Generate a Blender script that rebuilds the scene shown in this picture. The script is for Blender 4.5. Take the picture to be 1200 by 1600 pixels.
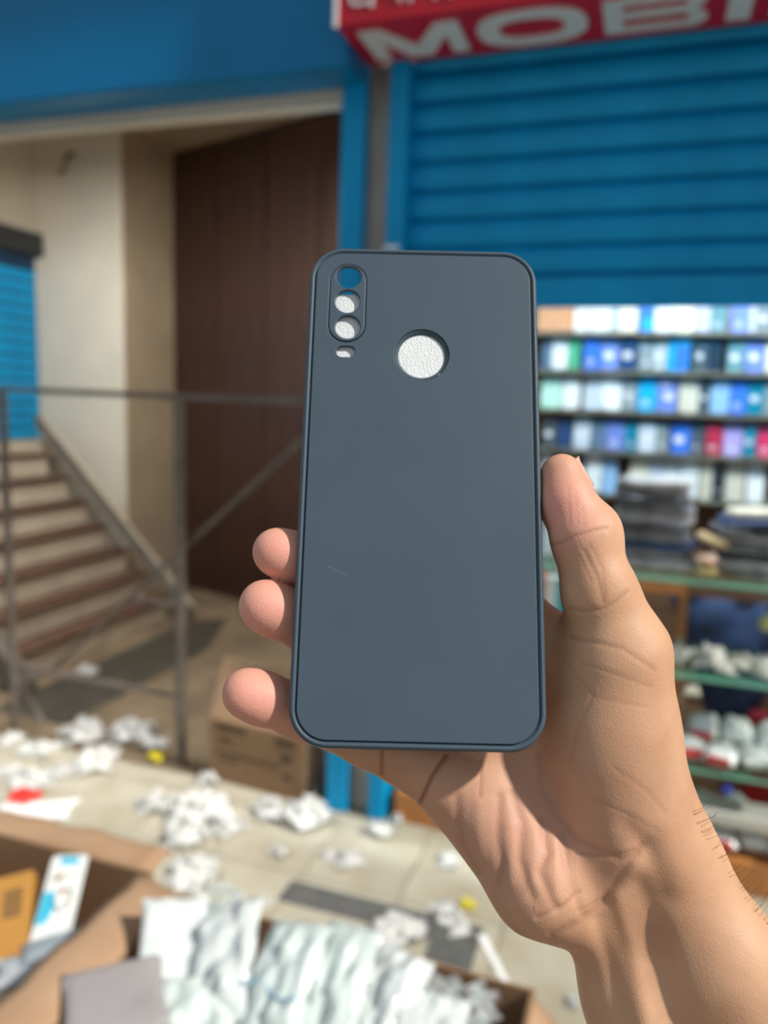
import bpy, bmesh, math, random
import numpy as np
from mathutils import Vector, Matrix, noise

for _o in list(bpy.data.objects):
    bpy.data.objects.remove(_o)
SC = bpy.context.scene
COL = SC.collection

# ------------------------------------------------------------------ camera
FPX, CAM_H = 1200.0, 1.4
YAW, PITCH, ROLL = math.radians(18.4), math.radians(-8.2), math.radians(1.9)
CAM_ROT = (Matrix.Rotation(YAW, 3, 'Z') @ Matrix.Rotation(math.pi / 2 + PITCH, 3, 'X') @ Matrix.Rotation(ROLL, 3, 'Z'))
cam_data = bpy.data.cameras.new('camera')
cam_data.sensor_fit = 'AUTO'
cam_data.sensor_width = 36.0
cam_data.lens = 36.0 * FPX / 1600.0
cam_data.clip_start = 0.01
cam_data.clip_end = 100
cam_data.dof.use_dof = True
cam_data.dof.focus_distance = 0.243
cam_data.dof.aperture_fstop = 7.0
cam = bpy.data.objects.new('camera', cam_data)
COL.objects.link(cam)
cam.matrix_world = Matrix.Translation((0, 0, CAM_H)) @ CAM_ROT.to_4x4()
SC.camera = cam

# ------------------------------------------------------------------ world, sun, exposure
world = bpy.data.worlds.new('world')
SC.world = world
world.use_nodes = True
wn = world.node_tree.nodes
wn['Background'].inputs[0].default_value = (0.80, 0.90, 1.0, 1)
wn['Background'].inputs[1].default_value = 0.44
SUN_DIR = (CAM_ROT @ Vector((0.66, 0.60, 0.45))).normalized()
sun_data = bpy.data.lights.new('sun', 'SUN')
sun_data.energy = 4.1
sun_data.angle = math.radians(3.0)
sun_data.color = (1.0, 0.95, 0.87)
sun = bpy.data.objects.new('sun', sun_data)
COL.objects.link(sun)
sun.rotation_euler = SUN_DIR.to_track_quat('Z', 'Y').to_euler()
sun.location = (3, -3, 5)
SC.view_settings.view_transform = 'Standard'
SC.view_settings.look = 'None'
SC.view_settings.gamma = 1
SC.view_settings.use_curve_mapping = False
SC.view_settings.exposure = 0.0

# ------------------------------------------------------------------ helpers
def lin(c):
    return tuple(((v / 255) / 12.92 if v <= 10 else (((v / 255) + 0.055) / 1.055) ** 2.4) for v in c)


def mat(name, rgb, rough=0.6, var=0.12, scale=8.0, bump=0.0, bscale=60.0, metal=0.0, stretch=None,
        coat=0.0, sss=0.0, trans=0.0, rgb2=None, spec=0.5):
    m = bpy.data.materials.new(name)
    m.use_nodes = True
    nt = m.node_tree
    b = nt.nodes['Principled BSDF']
    b.inputs['Roughness'].default_value = rough
    b.inputs['Metallic'].default_value = metal
    b.inputs['Specular IOR Level'].default_value = spec
    if coat:
        b.inputs['Coat Weight'].default_value = coat
        b.inputs['Coat Roughness'].default_value = 0.12
    if trans:
        b.inputs['Transmission Weight'].default_value = trans
    tc = nt.nodes.new('ShaderNodeTexCoord')
    mp = nt.nodes.new('ShaderNodeMapping')
    if stretch:
        mp.inputs['Scale'].default_value = stretch
    nt.links.new(tc.outputs['Object'], mp.inputs['Vector'])
    nz = nt.nodes.new('ShaderNodeTexNoise')
    nz.inputs['Scale'].default_value = scale
    nz.inputs['Detail'].default_value = 5
    nt.links.new(mp.outputs[0], nz.inputs['Vector'])
    cr = nt.nodes.new('ShaderNodeValToRGB')
    c1 = lin(rgb)
    c2 = lin(rgb2) if rgb2 else tuple(v * (1 + var) for v in c1)
    c0 = c1 if rgb2 else tuple(v * (1 - var) for v in c1)
    cr.color_ramp.elements[0].position = 0.35
    cr.color_ramp.elements[1].position = 0.65
    cr.color_ramp.elements[0].color = (*c0, 1)
    cr.color_ramp.elements[1].color = (*c2, 1)
    nt.links.new(nz.outputs['Fac'], cr.inputs[0])
    nt.links.new(cr.outputs[0], b.inputs['Base Color'])
    if bump:
        n2 = nt.nodes.new('ShaderNodeTexNoise')
        n2.inputs['Scale'].default_value = bscale
        n2.inputs['Detail'].default_value = 4
        nt.links.new(mp.outputs[0], n2.inputs['Vector'])
        bp = nt.nodes.new('ShaderNodeBump')
        bp.inputs['Strength'].default_value = bump
        bp.inputs['Distance'].default_value = 0.01
        nt.links.new(n2.outputs['Fac'], bp.inputs['Height'])
        nt.links.new(bp.outputs[0], b.inputs['Normal'])
    return m


def clear_mat(name, tint, opacity, rough=0.1):
    """thin clear plastic or glass: see-through film with a gloss"""
    m = bpy.data.materials.new(name)
    m.use_nodes = True
    nt = m.node_tree
    b = nt.nodes['Principled BSDF']
    b.inputs['Base Color'].default_value = (*lin(tint), 1)
    b.inputs['Roughness'].default_value = rough
    out = nt.nodes['Material Output']
    tr = nt.nodes.new('ShaderNodeBsdfTransparent')
    tr.inputs[0].default_value = (0.97, 0.99, 0.98, 1)
    mx = nt.nodes.new('ShaderNodeMixShader')
    mx.inputs[0].default_value = opacity
    nt.links.new(tr.outputs[0], mx.inputs[1])
    nt.links.new(b.outputs[0], mx.inputs[2])
    nt.links.new(mx.outputs[0], out.inputs[0])
    return m


class MB:
    """collects geometry (world coordinates) for ONE mesh object"""
    def __init__(self):
        self.v, self.f = [], []

    def add(self, verts, faces):
        n = len(self.v)
        self.v += [tuple(p) for p in verts]
        self.f += [tuple(n + i for i in fc) for fc in faces]
        return self

    def box(self, x0, x1, y0, y1, z0, z1, bev=0.0):
        if bev <= 0:
            vs = [(x, y, z) for z in (z0, z1) for y in (y0, y1) for x in (x0, x1)]
            return self.add(vs, [(0, 2, 3, 1), (4, 5, 7, 6), (0, 1, 5, 4), (2, 6, 7, 3), (0, 4, 6, 2), (1, 3, 7, 5)])
        bm = bmesh.new()
        bmesh.ops.create_cube(bm, size=1)
        for v in bm.verts:
            v.co = Vector(((x0 + x1) / 2 + v.co.x * (x1 - x0), (y0 + y1) / 2 + v.co.y * (y1 - y0), (z0 + z1) / 2 + v.co.z * (z1 - z0)))
        bmesh.ops.bevel(bm, geom=bm.edges[:], offset=bev, segments=2, affect='EDGES', profile=0.6)
        return self.bm(bm)

    def bm(self, bm):
        bm.verts.index_update()
        self.add([v.co[:] for v in bm.verts], [[v.index for v in f.verts] for f in bm.faces])
        bm.free()
        return self

    def beam(self, a, b, w, d=None, up=(0, 0, 1)):
        """square bar from a to b"""
        d = d or w
        a, b = Vector(a), Vector(b)
        t = (b - a).normalized()
        upv = Vector(up)
        if abs(t.dot(upv)) > 0.95:
            upv = Vector((0, 1, 0))
        s = t.cross(upv).normalized() * w / 2
        u = s.cross(t).normalized() * d / 2
        vs = []
        for p in (a, b):
            vs += [p - s - u, p + s - u, p + s + u, p - s + u]
        return self.add(vs, [(0, 1, 2, 3), (7, 6, 5, 4), (0, 4, 5, 1), (1, 5, 6, 2), (2, 6, 7, 3), (3, 7, 4, 0)])

    def tube(self, pts, r, n=8, r2=None):
        pts = [Vector(p) for p in pts]
        k = len(pts)
        vs, fs = [], []
        for i, p in enumerate(pts):
            t = (pts[min(i + 1, k - 1)] - pts[max(i - 1, 0)]).normalized()
            ref = Vector((0, 0, 1)) if abs(t.z) < 0.9 else Vector((1, 0, 0))
            s = t.cross(ref).normalized()
            u = t.cross(s).normalized()
            rr = r if r2 is None else r + (r2 - r) * i / (k - 1)
            for j in range(n):
                a = 2 * math.pi * j / n
                vs.append(p + (s * math.cos(a) + u * math.sin(a)) * rr)
        for i in range(k - 1):
            for j in range(n):
                fs.append((i * n + j, i * n + (j + 1) % n, (i + 1) * n + (j + 1) % n, (i + 1) * n + j))
        fs.append(tuple(range(n - 1, -1, -1)))
        fs.append(tuple((k - 1) * n + j for j in range(n)))
        return self.add(vs, fs)

    def xf(self, M):
        self.v = [tuple(M @ Vector(p)) for p in self.v]
        return self

    def build(self, name, m, parent=None, smooth=False, base=None):
        V = np.array(self.v, float)
        if base is None:
            lo, hi = V.min(0), V.max(0)
            base = ((lo[0] + hi[0]) / 2, (lo[1] + hi[1]) / 2, lo[2])
        base = Vector(base)
        me = bpy.data.meshes.new(name)
        me.from_pydata((V - np.array(base)).tolist(), [], self.f)
        me.materials.append(m)
        if smooth:
            me.polygons.foreach_set('use_smooth', [True] * len(me.polygons))
        me.update()
        o = bpy.data.objects.new(name, me)
        COL.objects.link(o)
        place(o, base, parent)
        return o


ORIGIN = {}


def place(o, base, parent):
    base = Vector(base)
    ORIGIN[o.name] = base
    if parent is not None:
        o.parent = parent
        o.location = base - ORIGIN[parent.name]
    else:
        o.location = base


def share(src, base, parent=None, m=None):
    """another object on the same mesh data, moved"""
    o = src.copy()
    COL.objects.link(o)
    for k in list(o.keys()):
        del o[k]
    place(o, base, parent)
    return o


def thing(name, base, label, cat, group=None):
    o = bpy.data.objects.new(name, None)
    o.empty_display_size = 0.05
    COL.objects.link(o)
    place(o, base, None)
    return tag(o, label, cat, group)


def tag(o, label, cat, group=None, kind=None):
    o['label'] = label
    o['category'] = cat
    if group:
        o['group'] = group
    if kind:
        o['kind'] = kind
    return o


def struct(o, label, cat):
    return tag(o, label, cat, kind='structure')


def curve_mesh(loops, extrude, bevel=0.0, res=2):
    """filled 2-D outline with holes -> (verts, faces), centred on z=0"""
    cu = bpy.data.curves.new('tmp', 'CURVE')
    cu.dimensions = '2D'
    cu.fill_mode = 'BOTH'
    cu.extrude = max(extrude - bevel, 0)
    cu.bevel_depth = bevel
    cu.bevel_resolution = res
    cu.offset = -bevel
    for lp in loops:
        sp = cu.splines.new('POLY')
        sp.points.add(len(lp) - 1)
        for p, q in zip(sp.points, lp):
            p.co = (q[0], q[1], 0, 1)
        sp.use_cyclic_u = True
    return obj_mesh(bpy.data.objects.new('tmp', cu))


def obj_mesh(o):
    COL.objects.link(o)
    dg = bpy.context.evaluated_depsgraph_get()
    me = bpy.data.meshes.new_from_object(o.evaluated_get(dg))
    vs = [tuple(v.co) for v in me.vertices]
    fs = [tuple(p.vertices) for p in me.polygons]
    d = o.data
    bpy.data.objects.remove(o)
    bpy.data.curves.remove(d)
    bpy.data.meshes.remove(me)
    return vs, fs


def rrect(w, h, r, n=10, cx=0.0, cy=0.0):
    pts = []
    for sx, sy, a0 in ((1, 1, 0), (-1, 1, 90), (-1, -1, 180), (1, -1, 270)):
        for i in range(n + 1):
            a = math.radians(a0 + 90 * i / n)
            pts.append((cx + sx * (w / 2 - r) + r * math.cos(a), cy + sy * (h / 2 - r) + r * math.sin(a)))
    return pts


def circ(cx, cy, rx, ry=None, n=40):
    ry = ry or rx
    return [(cx + rx * math.cos(2 * math.pi * i / n), cy + ry * math.sin(2 * math.pi * i / n)) for i in range(n)]


CAMP = Vector((0, 0, CAM_H))


def ray(px, py):
    return CAM_ROT @ Vector(((px - 600) / FPX, -(py - 800) / FPX, -1))


def ony(px, py, y):
    d = ray(px, py)
    return CAMP + d * (y / d.y)


def onz(px, py, z):
    d = ray(px, py)
    return CAMP + d * ((z - CAM_H) / d.z)


# ------------------------------------------------------------------ materials
M_tile = mat('floor_tile', (176, 171, 154), 0.35, 0.10, 5, 0.05, 30, rgb2=(158, 150, 130))
M_ground = mat('floor_cement', (130, 112, 88), 0.85, 0.2, 3, 0.3, 40, rgb2=(102, 86, 66))
M_patch = mat('dark_cement', (84, 84, 82), 0.9, 0.15, 20, 0.4, 120)
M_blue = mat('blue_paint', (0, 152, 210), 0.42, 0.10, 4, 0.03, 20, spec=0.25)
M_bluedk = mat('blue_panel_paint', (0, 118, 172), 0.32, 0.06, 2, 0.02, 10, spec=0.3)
M_steel = mat('galvanised_steel', (150, 146, 138), 0.45, 0.15, 12, 0.05, 60, metal=0.3)
M_darksteel = mat('dull_steel', (112, 104, 96), 0.55, 0.2, 15, 0.1, 80, metal=0.3)
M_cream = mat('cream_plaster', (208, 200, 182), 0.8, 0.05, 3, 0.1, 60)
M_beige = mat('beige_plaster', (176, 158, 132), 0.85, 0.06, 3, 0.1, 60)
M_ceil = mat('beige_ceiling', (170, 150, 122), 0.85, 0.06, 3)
M_wood = mat('dark_wood', (60, 35, 23), 0.5, 0.25, 6, 0.15, 30, stretch=(6, 6, 0.6), rgb2=(40, 24, 18))
M_shopwood = mat('shop_wood', (126, 88, 62), 0.55, 0.2, 6, 0.1, 30, stretch=(1, 6, 8))
M_orangewood = mat('orange_wood', (186, 122, 66), 0.5, 0.15, 6, 0.1, 30, stretch=(6, 6, 0.8))
M_card = mat('cardboard', (156, 124, 92), 0.85, 0.08, 6, 0.15, 90, rgb2=(142, 110, 80))
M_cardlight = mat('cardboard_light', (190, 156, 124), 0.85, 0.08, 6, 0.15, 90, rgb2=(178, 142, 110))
M_ink = mat('box_print', (96, 76, 56), 0.8, 0.1, 30)
M_stairlight = mat('stair_riser', (200, 186, 164), 0.8, 0.08, 6, 0.15, 50)
M_stairdark = mat('stair_tread', (88, 62, 46), 0.7, 0.15, 8, 0.15, 50)
M_stringer = mat('stair_stringer', (96, 90, 80), 0.7, 0.12, 8)
M_white = mat('white_plastic', (236, 240, 238), 0.35, 0.03, 6, 0.1, 40, coat=0.3)
M_litter = mat('white_film', (200, 200, 197), 0.4, 0.05, 30, 0.2, 60)
M_red = mat('red_sign', (188, 8, 34), 0.35, 0.04, 3)
M_letter = mat('white_letter', (214, 220, 220), 0.4, 0.02, 8)
M_black = mat('black_fabric', (52, 50, 50), 0.7, 0.3, 12, 0.3, 60)
M_glass = clear_mat('shelf_glass', (110, 190, 160), 0.16, 0.05)
M_glassedge = mat('glass_edge_green', (120, 182, 156), 0.2, 0.1, 20)
M_film = clear_mat('clear_film', (240, 244, 246), 0.28, 0.12)

# ================================================================== SETTING
FY = 2.318        # facade plane
# ---- floor with separate tiles
floor = MB().box(-7, 4, -3, 8, -0.2, -0.006).build('floor', M_ground)
struct(floor, 'cream tiled shop-front floor running into a bare brown passage floor', 'floor')
MB().box(-6.9, -0.95, FY + 0.02, 7.9, -0.006, 0.0).build('passage_floor', M_ground, floor)
T = 0.3
tile_src = None
for i in range(-9, 6):
    for j in range(-5, 2):
        x, y = -0.56 + (i + 0.5) * T, 1.925 + (j + 0.5) * T
        if y > FY + 0.1:
            continue
        yy1 = min(y + T / 2, FY + 0.02)
        if tile_src is None or j == 1:
            t = MB().box(x - T / 2 + 0.002, x + T / 2 - 0.002, y - T / 2 + 0.002, yy1 - 0.002, -0.008, 0.0, 0.001).build('floor_tile', M_tile, floor)
            if j != 1:
                tile_src = t
        else:
            share(tile_src, (x, y, -0.008), floor).name = 'floor_tile'
MB().add(*curve_mesh([[(-0.878, 1.80), (-0.43, 1.80), (-0.43, 1.45), (-0.307, 1.45), (-0.307, 1.895), (-0.878, 1.895)]], 0.001)).xf(
    Matrix.Translation((0, 0, 0.0008))).build('cement_patch', M_patch, floor)

MB().add(*curve_mesh([[(-2.62, 2.50), (-2.22, 2.50), (-2.20, 3.6), (-2.42, 4.2), (-2.60, 4.0)]], 0.001)).xf(Matrix.Translation((0, 0, 0.0008))).build('floor_shade_strip', mat('floor_shade_dark', (62, 56, 46), 0.6, 0.2, 8, 0.2, 40), floor)  # shadow by the stair foot, put in as a flat dark strip
# ---- facade: blue lintel panel over the passage, cream lintel edge, pillar strips
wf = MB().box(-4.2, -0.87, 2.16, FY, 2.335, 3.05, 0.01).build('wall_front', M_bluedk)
struct(wf, 'glossy blue panel above the open passage', 'wall')
MB().box(-4.2, -0.93, FY, FY + 0.05, 2.295, 3.05).build('lintel_edge', M_cream, wf)
MB().box(-0.942, -0.868, FY - 0.02, FY + 0.1, 0, 2.40, 0.004).build('pillar_strip', M_blue, wf)
MB().box(-0.79, -0.732, FY - 0.02, FY + 0.1, 0, 2.40, 0.004).build('pillar_strip', M_blue, wf)
MB().box(-0.868, -0.79, FY + 0.02, FY + 0.1, 0, 2.40).build('guide_channel', M_steel, wf)
MB().box(-0.79, -0.745, FY - 0.023, FY - 0.02, 1.855, 1.868).build('paper_sticker', M_white, wf)
MB().box(-0.73, 3.0, 2.30, FY + 0.3, 2.62, 3.05).build('shutter_box', M_blue, wf)
# overhang of the upper floor, above the frame
ov = MB().box(-7, 4, 2.05, FY + 0.3, 3.05, 3.2).build('ceiling_overhang', M_ceil)
struct(ov, 'concrete overhang above the shop fronts', 'ceiling')

# ---- passage: left wall with shutter, cream wall, side wall, wooden back wall
wl = MB().box(-4.15, -3.95, 2.85, 4.3, 2.42, 3.06).build('wall_left', M_cream)
struct(wl, 'beige wall above the small blue shutter at the top of the stairs', 'wall')
wl2 = MB().box(-4.15, -3.95, FY + 0.05, 2.85, 0, 3.06).build('wall_stairs', M_cream)
struct(wl2, 'cream wall between the facade and the small blue shutter', 'wall')
wl3 = MB().box(-4.15, -3.96, 2.85, 4.3, 0, 1.06).build('wall_landing', M_cream)
struct(wl3, 'low wall under the stair landing', 'wall')
wp = MB().box(-3.95, -3.255, 4.3, 4.9, 0, 3.06).build('wall_passage', M_cream)
struct(wp, 'cream wall column behind the staircase', 'wall')
MB().box(-3.255, -3.25, 4.302, 4.9, 0, 3.06).build('shaded_side_face', M_beige, wp)  # shaded side of the column, put in as darker plaster
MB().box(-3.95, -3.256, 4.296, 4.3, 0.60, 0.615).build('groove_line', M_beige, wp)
bx0, by0, bx1, by1 = -3.24, 4.86, -0.90, 4.05
wb = MB()
dirb = Vector((bx1 - bx0, by1 - by0, 0))
Lb = dirb.length
dirb.normalize()
nrm = Vector((dirb.y, -dirb.x, 0))
def bpt(s, o, z):
    p = Vector((bx0, by0, 0)) + dirb * s + nrm * o
    return (p.x, p.y, z)
def bbox_(mb, s0, s1, o0, o1, z0, z1):
    vs = [bpt(s, o, z) for z in (z0, z1) for o in (o1, o0) for s in (s0, s1)]
    return mb.add(vs, [(0, 2, 3, 1), (4, 5, 7, 6), (0, 1, 5, 4), (2, 6, 7, 3), (0, 4, 6, 2), (1, 3, 7, 5)])
wb = bbox_(MB(), 0, Lb, -0.08, 0, 0, 3.06).build('wall_back', M_wood)
struct(wb, 'dark brown wood panelled wall deep in the passage', 'wall')
npl = 16
for i in range(npl):
    s0 = Lb * i / npl
    bbox_(MB(), s0 + 0.003, s0 + Lb / npl - 0.003, 0, 0.012 + 0.003 * (i % 3), 0.0, 3.055).build('plank', M_wood, wb)
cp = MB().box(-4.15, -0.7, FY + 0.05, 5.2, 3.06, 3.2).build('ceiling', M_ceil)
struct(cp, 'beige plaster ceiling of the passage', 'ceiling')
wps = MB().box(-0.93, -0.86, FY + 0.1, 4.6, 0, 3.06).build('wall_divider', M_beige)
struct(wps, 'wall dividing the passage from the phone shop', 'wall')

# ---- roller shutters, slat by slat
def slat_profile(y, z, h, depth, n=5):
    """curved slat section in (y, z), bulging to -y"""
    pts = []
    for i in range(n + 1):
        t = i / n
        pts.append((y - depth * math.sin(math.pi * t) ** 0.7 if 0 < t < 1 else y, z + h * t))
    return pts

sh = thing('roller_shutter', (0.5, FY + 0.05, 1.69), 'large blue roller shutter half lowered over the phone shop', 'shutter')
pitch = 0.0848
sx0, sx1 = -0.735, 1.75
first = None
for k in range(10):
    z = 1.785 + k * pitch
    if first is None:
        pr = slat_profile(FY + 0.05, z, pitch - 0.006, 0.014)
        vs = [(x, p[0], p[1]) for x in (sx0, sx1) for p in pr] + [(x, FY + 0.062, q) for x in (sx0, sx1) for q in (z, z + pitch - 0.006)]
        n = len(pr)
        fs = [(i, i + 1, n + i + 1, n + i) for i in range(n - 1)]
        b0 = 2 * n
        fs += [(b0 + 1, b0, b0 + 2, b0 + 3), (0, n, b0 + 2, b0), (n - 1, b0 + 1, b0 + 3, 2 * n - 1)]
        first = MB().add(vs, fs).build('slat', M_blue, sh, True)
        fb = ORIGIN[first.name].copy()
    else:
        share(first, (fb.x, fb.y, fb.z + k * pitch), sh).name = 'slat'
MB().box(sx0, sx1, FY + 0.035, FY + 0.065, 1.69, 1.775, 0.004).build('bottom_rail', M_blue, sh)
MB().box(sx0, sx1, FY + 0.064, FY + 0.068, 1.775, 2.64).build('shutter_backing', M_blue, sh)

sh2 = thing('roller_shutter', (-3.95, 3.55, 1.07), 'small bright blue shutter at the top of the stairs', 'shutter')
first = None
for k in range(14):
    z = 1.07 + k * 0.08
    if first is None:
        pr = slat_profile(0, z, 0.070, 0.014)
        vs = [(-3.95 - p[0], y, p[1]) for y in (2.87, 4.28) for p in pr]
        n = len(pr)
        fs = [(i, n + i, n + i + 1, i + 1) for i in range(n - 1)]
        first = MB().add(vs, fs).build('slat', M_blue, sh2, True)
        fb = ORIGIN[first.name].copy()
    else:
        share(first, (fb.x, fb.y, fb.z + k * 0.08), sh2).name = 'slat'
MB().box(-3.96, -3.948, 2.86, 4.29, 1.065, 2.35).build('shutter_backing', mat('shutter_gap', (10, 50, 80), 0.6), sh2)
MB().box(-3.99, -3.87, 2.85, 4.29, 2.27, 2.42, 0.01).build('shutter_housing', mat('dark_housing', (40, 42, 44), 0.6), sh2)
MB().box(-3.95, -3.90, 2.80, 4.31, 2.42, 2.46).build('lintel_trim', M_cream, wl)
# hook on the passage wall
tag(MB().tube([(-3.62, 4.30, 2.90), (-3.62, 4.25, 2.90), (-3.62, 4.23, 2.86), (-3.64, 4.23, 2.80), (-3.68, 4.24, 2.78)], 0.012).build('wall_hook', mat('hook_iron', (50, 46, 40), 0.6), None, True),
    'small dark iron hook high on the cream wall', 'hook')

# ---- stairs
st = thing('staircase', (-3.3, 3.35, 0), 'concrete stairs with dark treads climbing left to the blue shutter', 'stairs')
RISE, RUN = 0.1425, 0.148
for i in range(7):
    xr = -2.76 - RUN * i
    MB().box(xr - RUN - 0.02, xr, 2.75, 4.02, 0 if i == 0 else RISE * i - 0.001, RISE * (i + 1) - 0.022).build('riser', M_stairlight, st)
    MB().box(xr - RUN - 0.015, xr + 0.022, 2.74, 4.02, RISE * (i + 1) - 0.022, RISE * (i + 1), 0.004).build('tread', M_stairdark, st)
MB().box(-3.95, -2.76 - RUN * 7 + 0.02, 2.74, 4.28, 0.96, 1.065, 0.004).build('landing', M_stairlight, st)
zt = 1.12
def stringer(y0, y1, lift, thick):
    a, b = (-2.58, 0.02), (-2.58 - 0.98 * 1.04 - 0.12, 0.02 + 0.943 * 1.04 + 0.16)
    vs = []
    for y in (y0, y1):
        vs += [(a[0], y, a[1] + lift - thick), (b[0], y, b[1] + lift - thick), (b[0], y, b[1] + lift), (a[0], y, a[1] + lift)]
    return MB().add(vs, [(0, 1, 2, 3), (7, 6, 5, 4), (0, 4, 5, 1), (1, 5, 6, 2), (2, 6, 7, 3), (3, 7, 4, 0)])
stringer(4.0, 4.04, 0.07, 0.07).build('stringer', M_stringer, st)
stringer(4.04, 4.06, 0.08, 0.02).build('stringer_cap', M_stairlight, st)
stringer(2.69, 2.74, 0.05, 0.20).build('stringer', M_stringer, st)

# ---- shop shell
ws = MB().box(-0.9, 2.2, 3.78, 3.9, 0, 3.05).build('wall_shop_back', M_shopwood)
struct(ws, 'brown wood back wall of the phone shop', 'wall')
wr = MB().box(2.1, 2.2, FY + 0.1, 3.8, 0, 3.05).build('wall_shop_right', M_shopwood)
struct(wr, 'wood side wall of the phone shop beyond the counter', 'wall')
cs = MB().box(-0.9, 2.2, FY + 0.08, 3.9, 2.66, 2.75).build('ceiling_shop', M_ceil)
struct(cs, 'low ceiling of the phone shop behind the shutter', 'ceiling')
# the shop's own tube lamp behind the rolled shutter
lampm = bpy.data.materials.new('lamp_tube')
lampm.use_nodes = True
bb = lampm.node_tree.nodes['Principled BSDF']
bb.inputs['Emission Color'].default_value = (0.93, 1.0, 0.98, 1)
bb.inputs['Emission Strength'].default_value = 260.0
for lx, wh in ((0.05, 'nearer the pillar'), (1.25, 'farther from the pillar')):
    tl = thing('tube_light', (lx, 2.53, 2.55), 'white tube lamp under the shop ceiling, the one ' + wh, 'lamp')
    MB().box(lx - 0.5, lx + 0.5, 2.50, 2.56, 2.63, 2.66, 0.004).build('lamp_body', M_white, tl)
    MB().tube([(lx - 0.49, 2.53, 2.61), (lx + 0.49, 2.53, 2.61)], 0.016, 10).build('lamp_tube', lampm, tl, True)

# unseen fill light added behind the lintel, hooded to leave the upper wall dark
pl = thing('tube_light', (-2.15, 2.42, 2.40), 'added fill light with a hood, unseen behind the passage lintel', 'lamp')
fillm = lampm.copy()
fillm.name = 'passage_fill_glow'
fillm.node_tree.nodes['Principled BSDF'].inputs['Emission Color'].default_value = (1.0, 0.98, 0.94, 1)
fillm.node_tree.nodes['Principled BSDF'].inputs['Emission Strength'].default_value = 430.0
MB().tube([(-2.9, 2.43, 2.44), (-1.4, 2.43, 2.44)], 0.014, 10).build('lamp_tube', fillm, pl, True)  # glowing tube of the added fill light
MB().box(-2.95, -1.35, 2.37, 2.385, 2.40, 2.52).build('lamp_body', M_white, pl)  # body of the added fill light
MB().add([(-2.95, 2.385, 2.52), (-1.35, 2.385, 2.52), (-1.35, 2.50, 2.447), (-2.95, 2.50, 2.447), (-2.95, 2.385, 2.515), (-1.35, 2.385, 2.515), (-1.35, 2.50, 2.442), (-2.95, 2.50, 2.442)],
         [(0, 1, 2, 3), (7, 6, 5, 4), (0, 4, 5, 1), (1, 5, 6, 2), (2, 6, 7, 3), (3, 7, 4, 0)]).build('fill_hood', M_white, pl)

# ================================================================== SIGN
sg = thing('shop_sign', (0.4, 2.2, 2.393), 'red box sign with white letters MOBILE on its underside', 'sign')
MB().box(-0.868, 1.9, 2.062, FY, 2.393, 3.04, 0.003).build('sign_box', M_red, sg)
sgb = bpy.data.objects['sign_box']
MB().box(-0.874, -0.862, 2.056, 2.066, 2.39, 3.04).build('edge_strip', M_white, sg)


def letter(ch, x0, x1):
    w = x1 - x0
    H = 0.172
    s = 0.046
    q = 0.038
    if ch == 'M':
        d = 0.062
        L = [[(0, 0), (s, 0), (s, H * 0.62), (w / 2 - d / 2, 0), (w / 2 + d / 2, 0), (w - s, H * 0.62), (w - s, 0), (w, 0), (w, H), (w - d, H), (w / 2, H * 0.36), (d, H), (0, H)]]
    elif ch == 'O':
        def se(cx, cy, a, b, n=48, e=2.6):
            return [(cx + a * abs(math.cos(t)) ** (2 / e) * (1 if math.cos(t) >= 0 else -1), cy + b * abs(math.sin(t)) ** (2 / e) * (1 if math.sin(t) >= 0 else -1))
                    for t in [2 * math.pi * i / n for i in range(n)]]
        L = [se(w / 2, H / 2, w / 2, H / 2 + 0.008), se(w / 2, H / 2, w / 2 - s * 1.25, H / 2 - q + 0.004)]
    elif ch == 'B':
        r = H * 0.24
        out = [(0, 0), (w - r, 0)] + [(w - r + r * math.cos(a), r + r * math.sin(a)) for a in [math.radians(-90 + 15 * i) for i in range(1, 12)]]
        out += [(w - 0.03, H * 0.52)] + [(w - r - 0.008 + r * math.cos(a), H - r + r * math.sin(a)) for a in [math.radians(-60 + 15 * i) for i in range(1, 11)]] + [(0, H)]
        L = [out, [(s, q * 0.8), (w - s * 1.1, q * 0.8), (w - s * 0.85, H * 0.3), (w - s * 1.1, H * 0.42), (s, H * 0.42)],
             [(s, H * 0.62), (w - s * 1.2, H * 0.62), (w - s * 0.95, H * 0.70), (w - s * 1.2, H - q * 0.8), (s, H - q * 0.8)]]
    elif ch == 'I':
        L = [[(0, 0), (w, 0), (w, H), (0, H)]]
    elif ch == 'L':
        L = [[(0, 0), (w, 0), (w, q), (s, q), (s, H), (0, H)]]
    else:
        m0, m1 = H / 2 - q / 2, H / 2 + q / 2
        L = [[(0, 0), (w, 0), (w, q), (s, q), (s, m0), (w * 0.92, m0), (w * 0.92, m1), (s, m1), (s, H - q), (w, H - q), (w, H), (0, H)]]
    v, f = curve_mesh(L, 0.004)
    M = Matrix(((1, 0, 0, x0), (0, -1, 0, 2.276), (0, 0, -1, 2.391), (0, 0, 0, 1)))
    return MB().add(v, f).xf(M).build('letter', M_letter, sgb)


for ch, a, b in (('M', -0.822, -0.545), ('O', -0.506, -0.219), ('B', -0.178, 0.072), ('I', 0.116, 0.172), ('L', 0.22, 0.44), ('E', 0.48, 0.72)):
    letter(ch, a, b)
tcu = bpy.data.curves.new('tmp', 'FONT')
tcu.body = '\u098f\u0996\u09be\u09a8\u09c7 \u09ae\u09cb\u09ac\u09be\u0987\u09b2'
tcu.size = 0.11
tcu.extrude = 0.002
tv, tf = obj_mesh(bpy.data.objects.new('tmp', tcu))
MB().add(tv, tf).xf(Matrix(((1, 0, 0, -0.835), (0, 0, -1, 2.061), (0, 1, 0, 2.428), (0, 0, 0, 1)))).build('small_lettering', M_letter, sgb)

# ================================================================== PHONE CASE IN HAND (metric camera frame, baked to world)
CAM4 = cam.matrix_world.copy()


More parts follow.
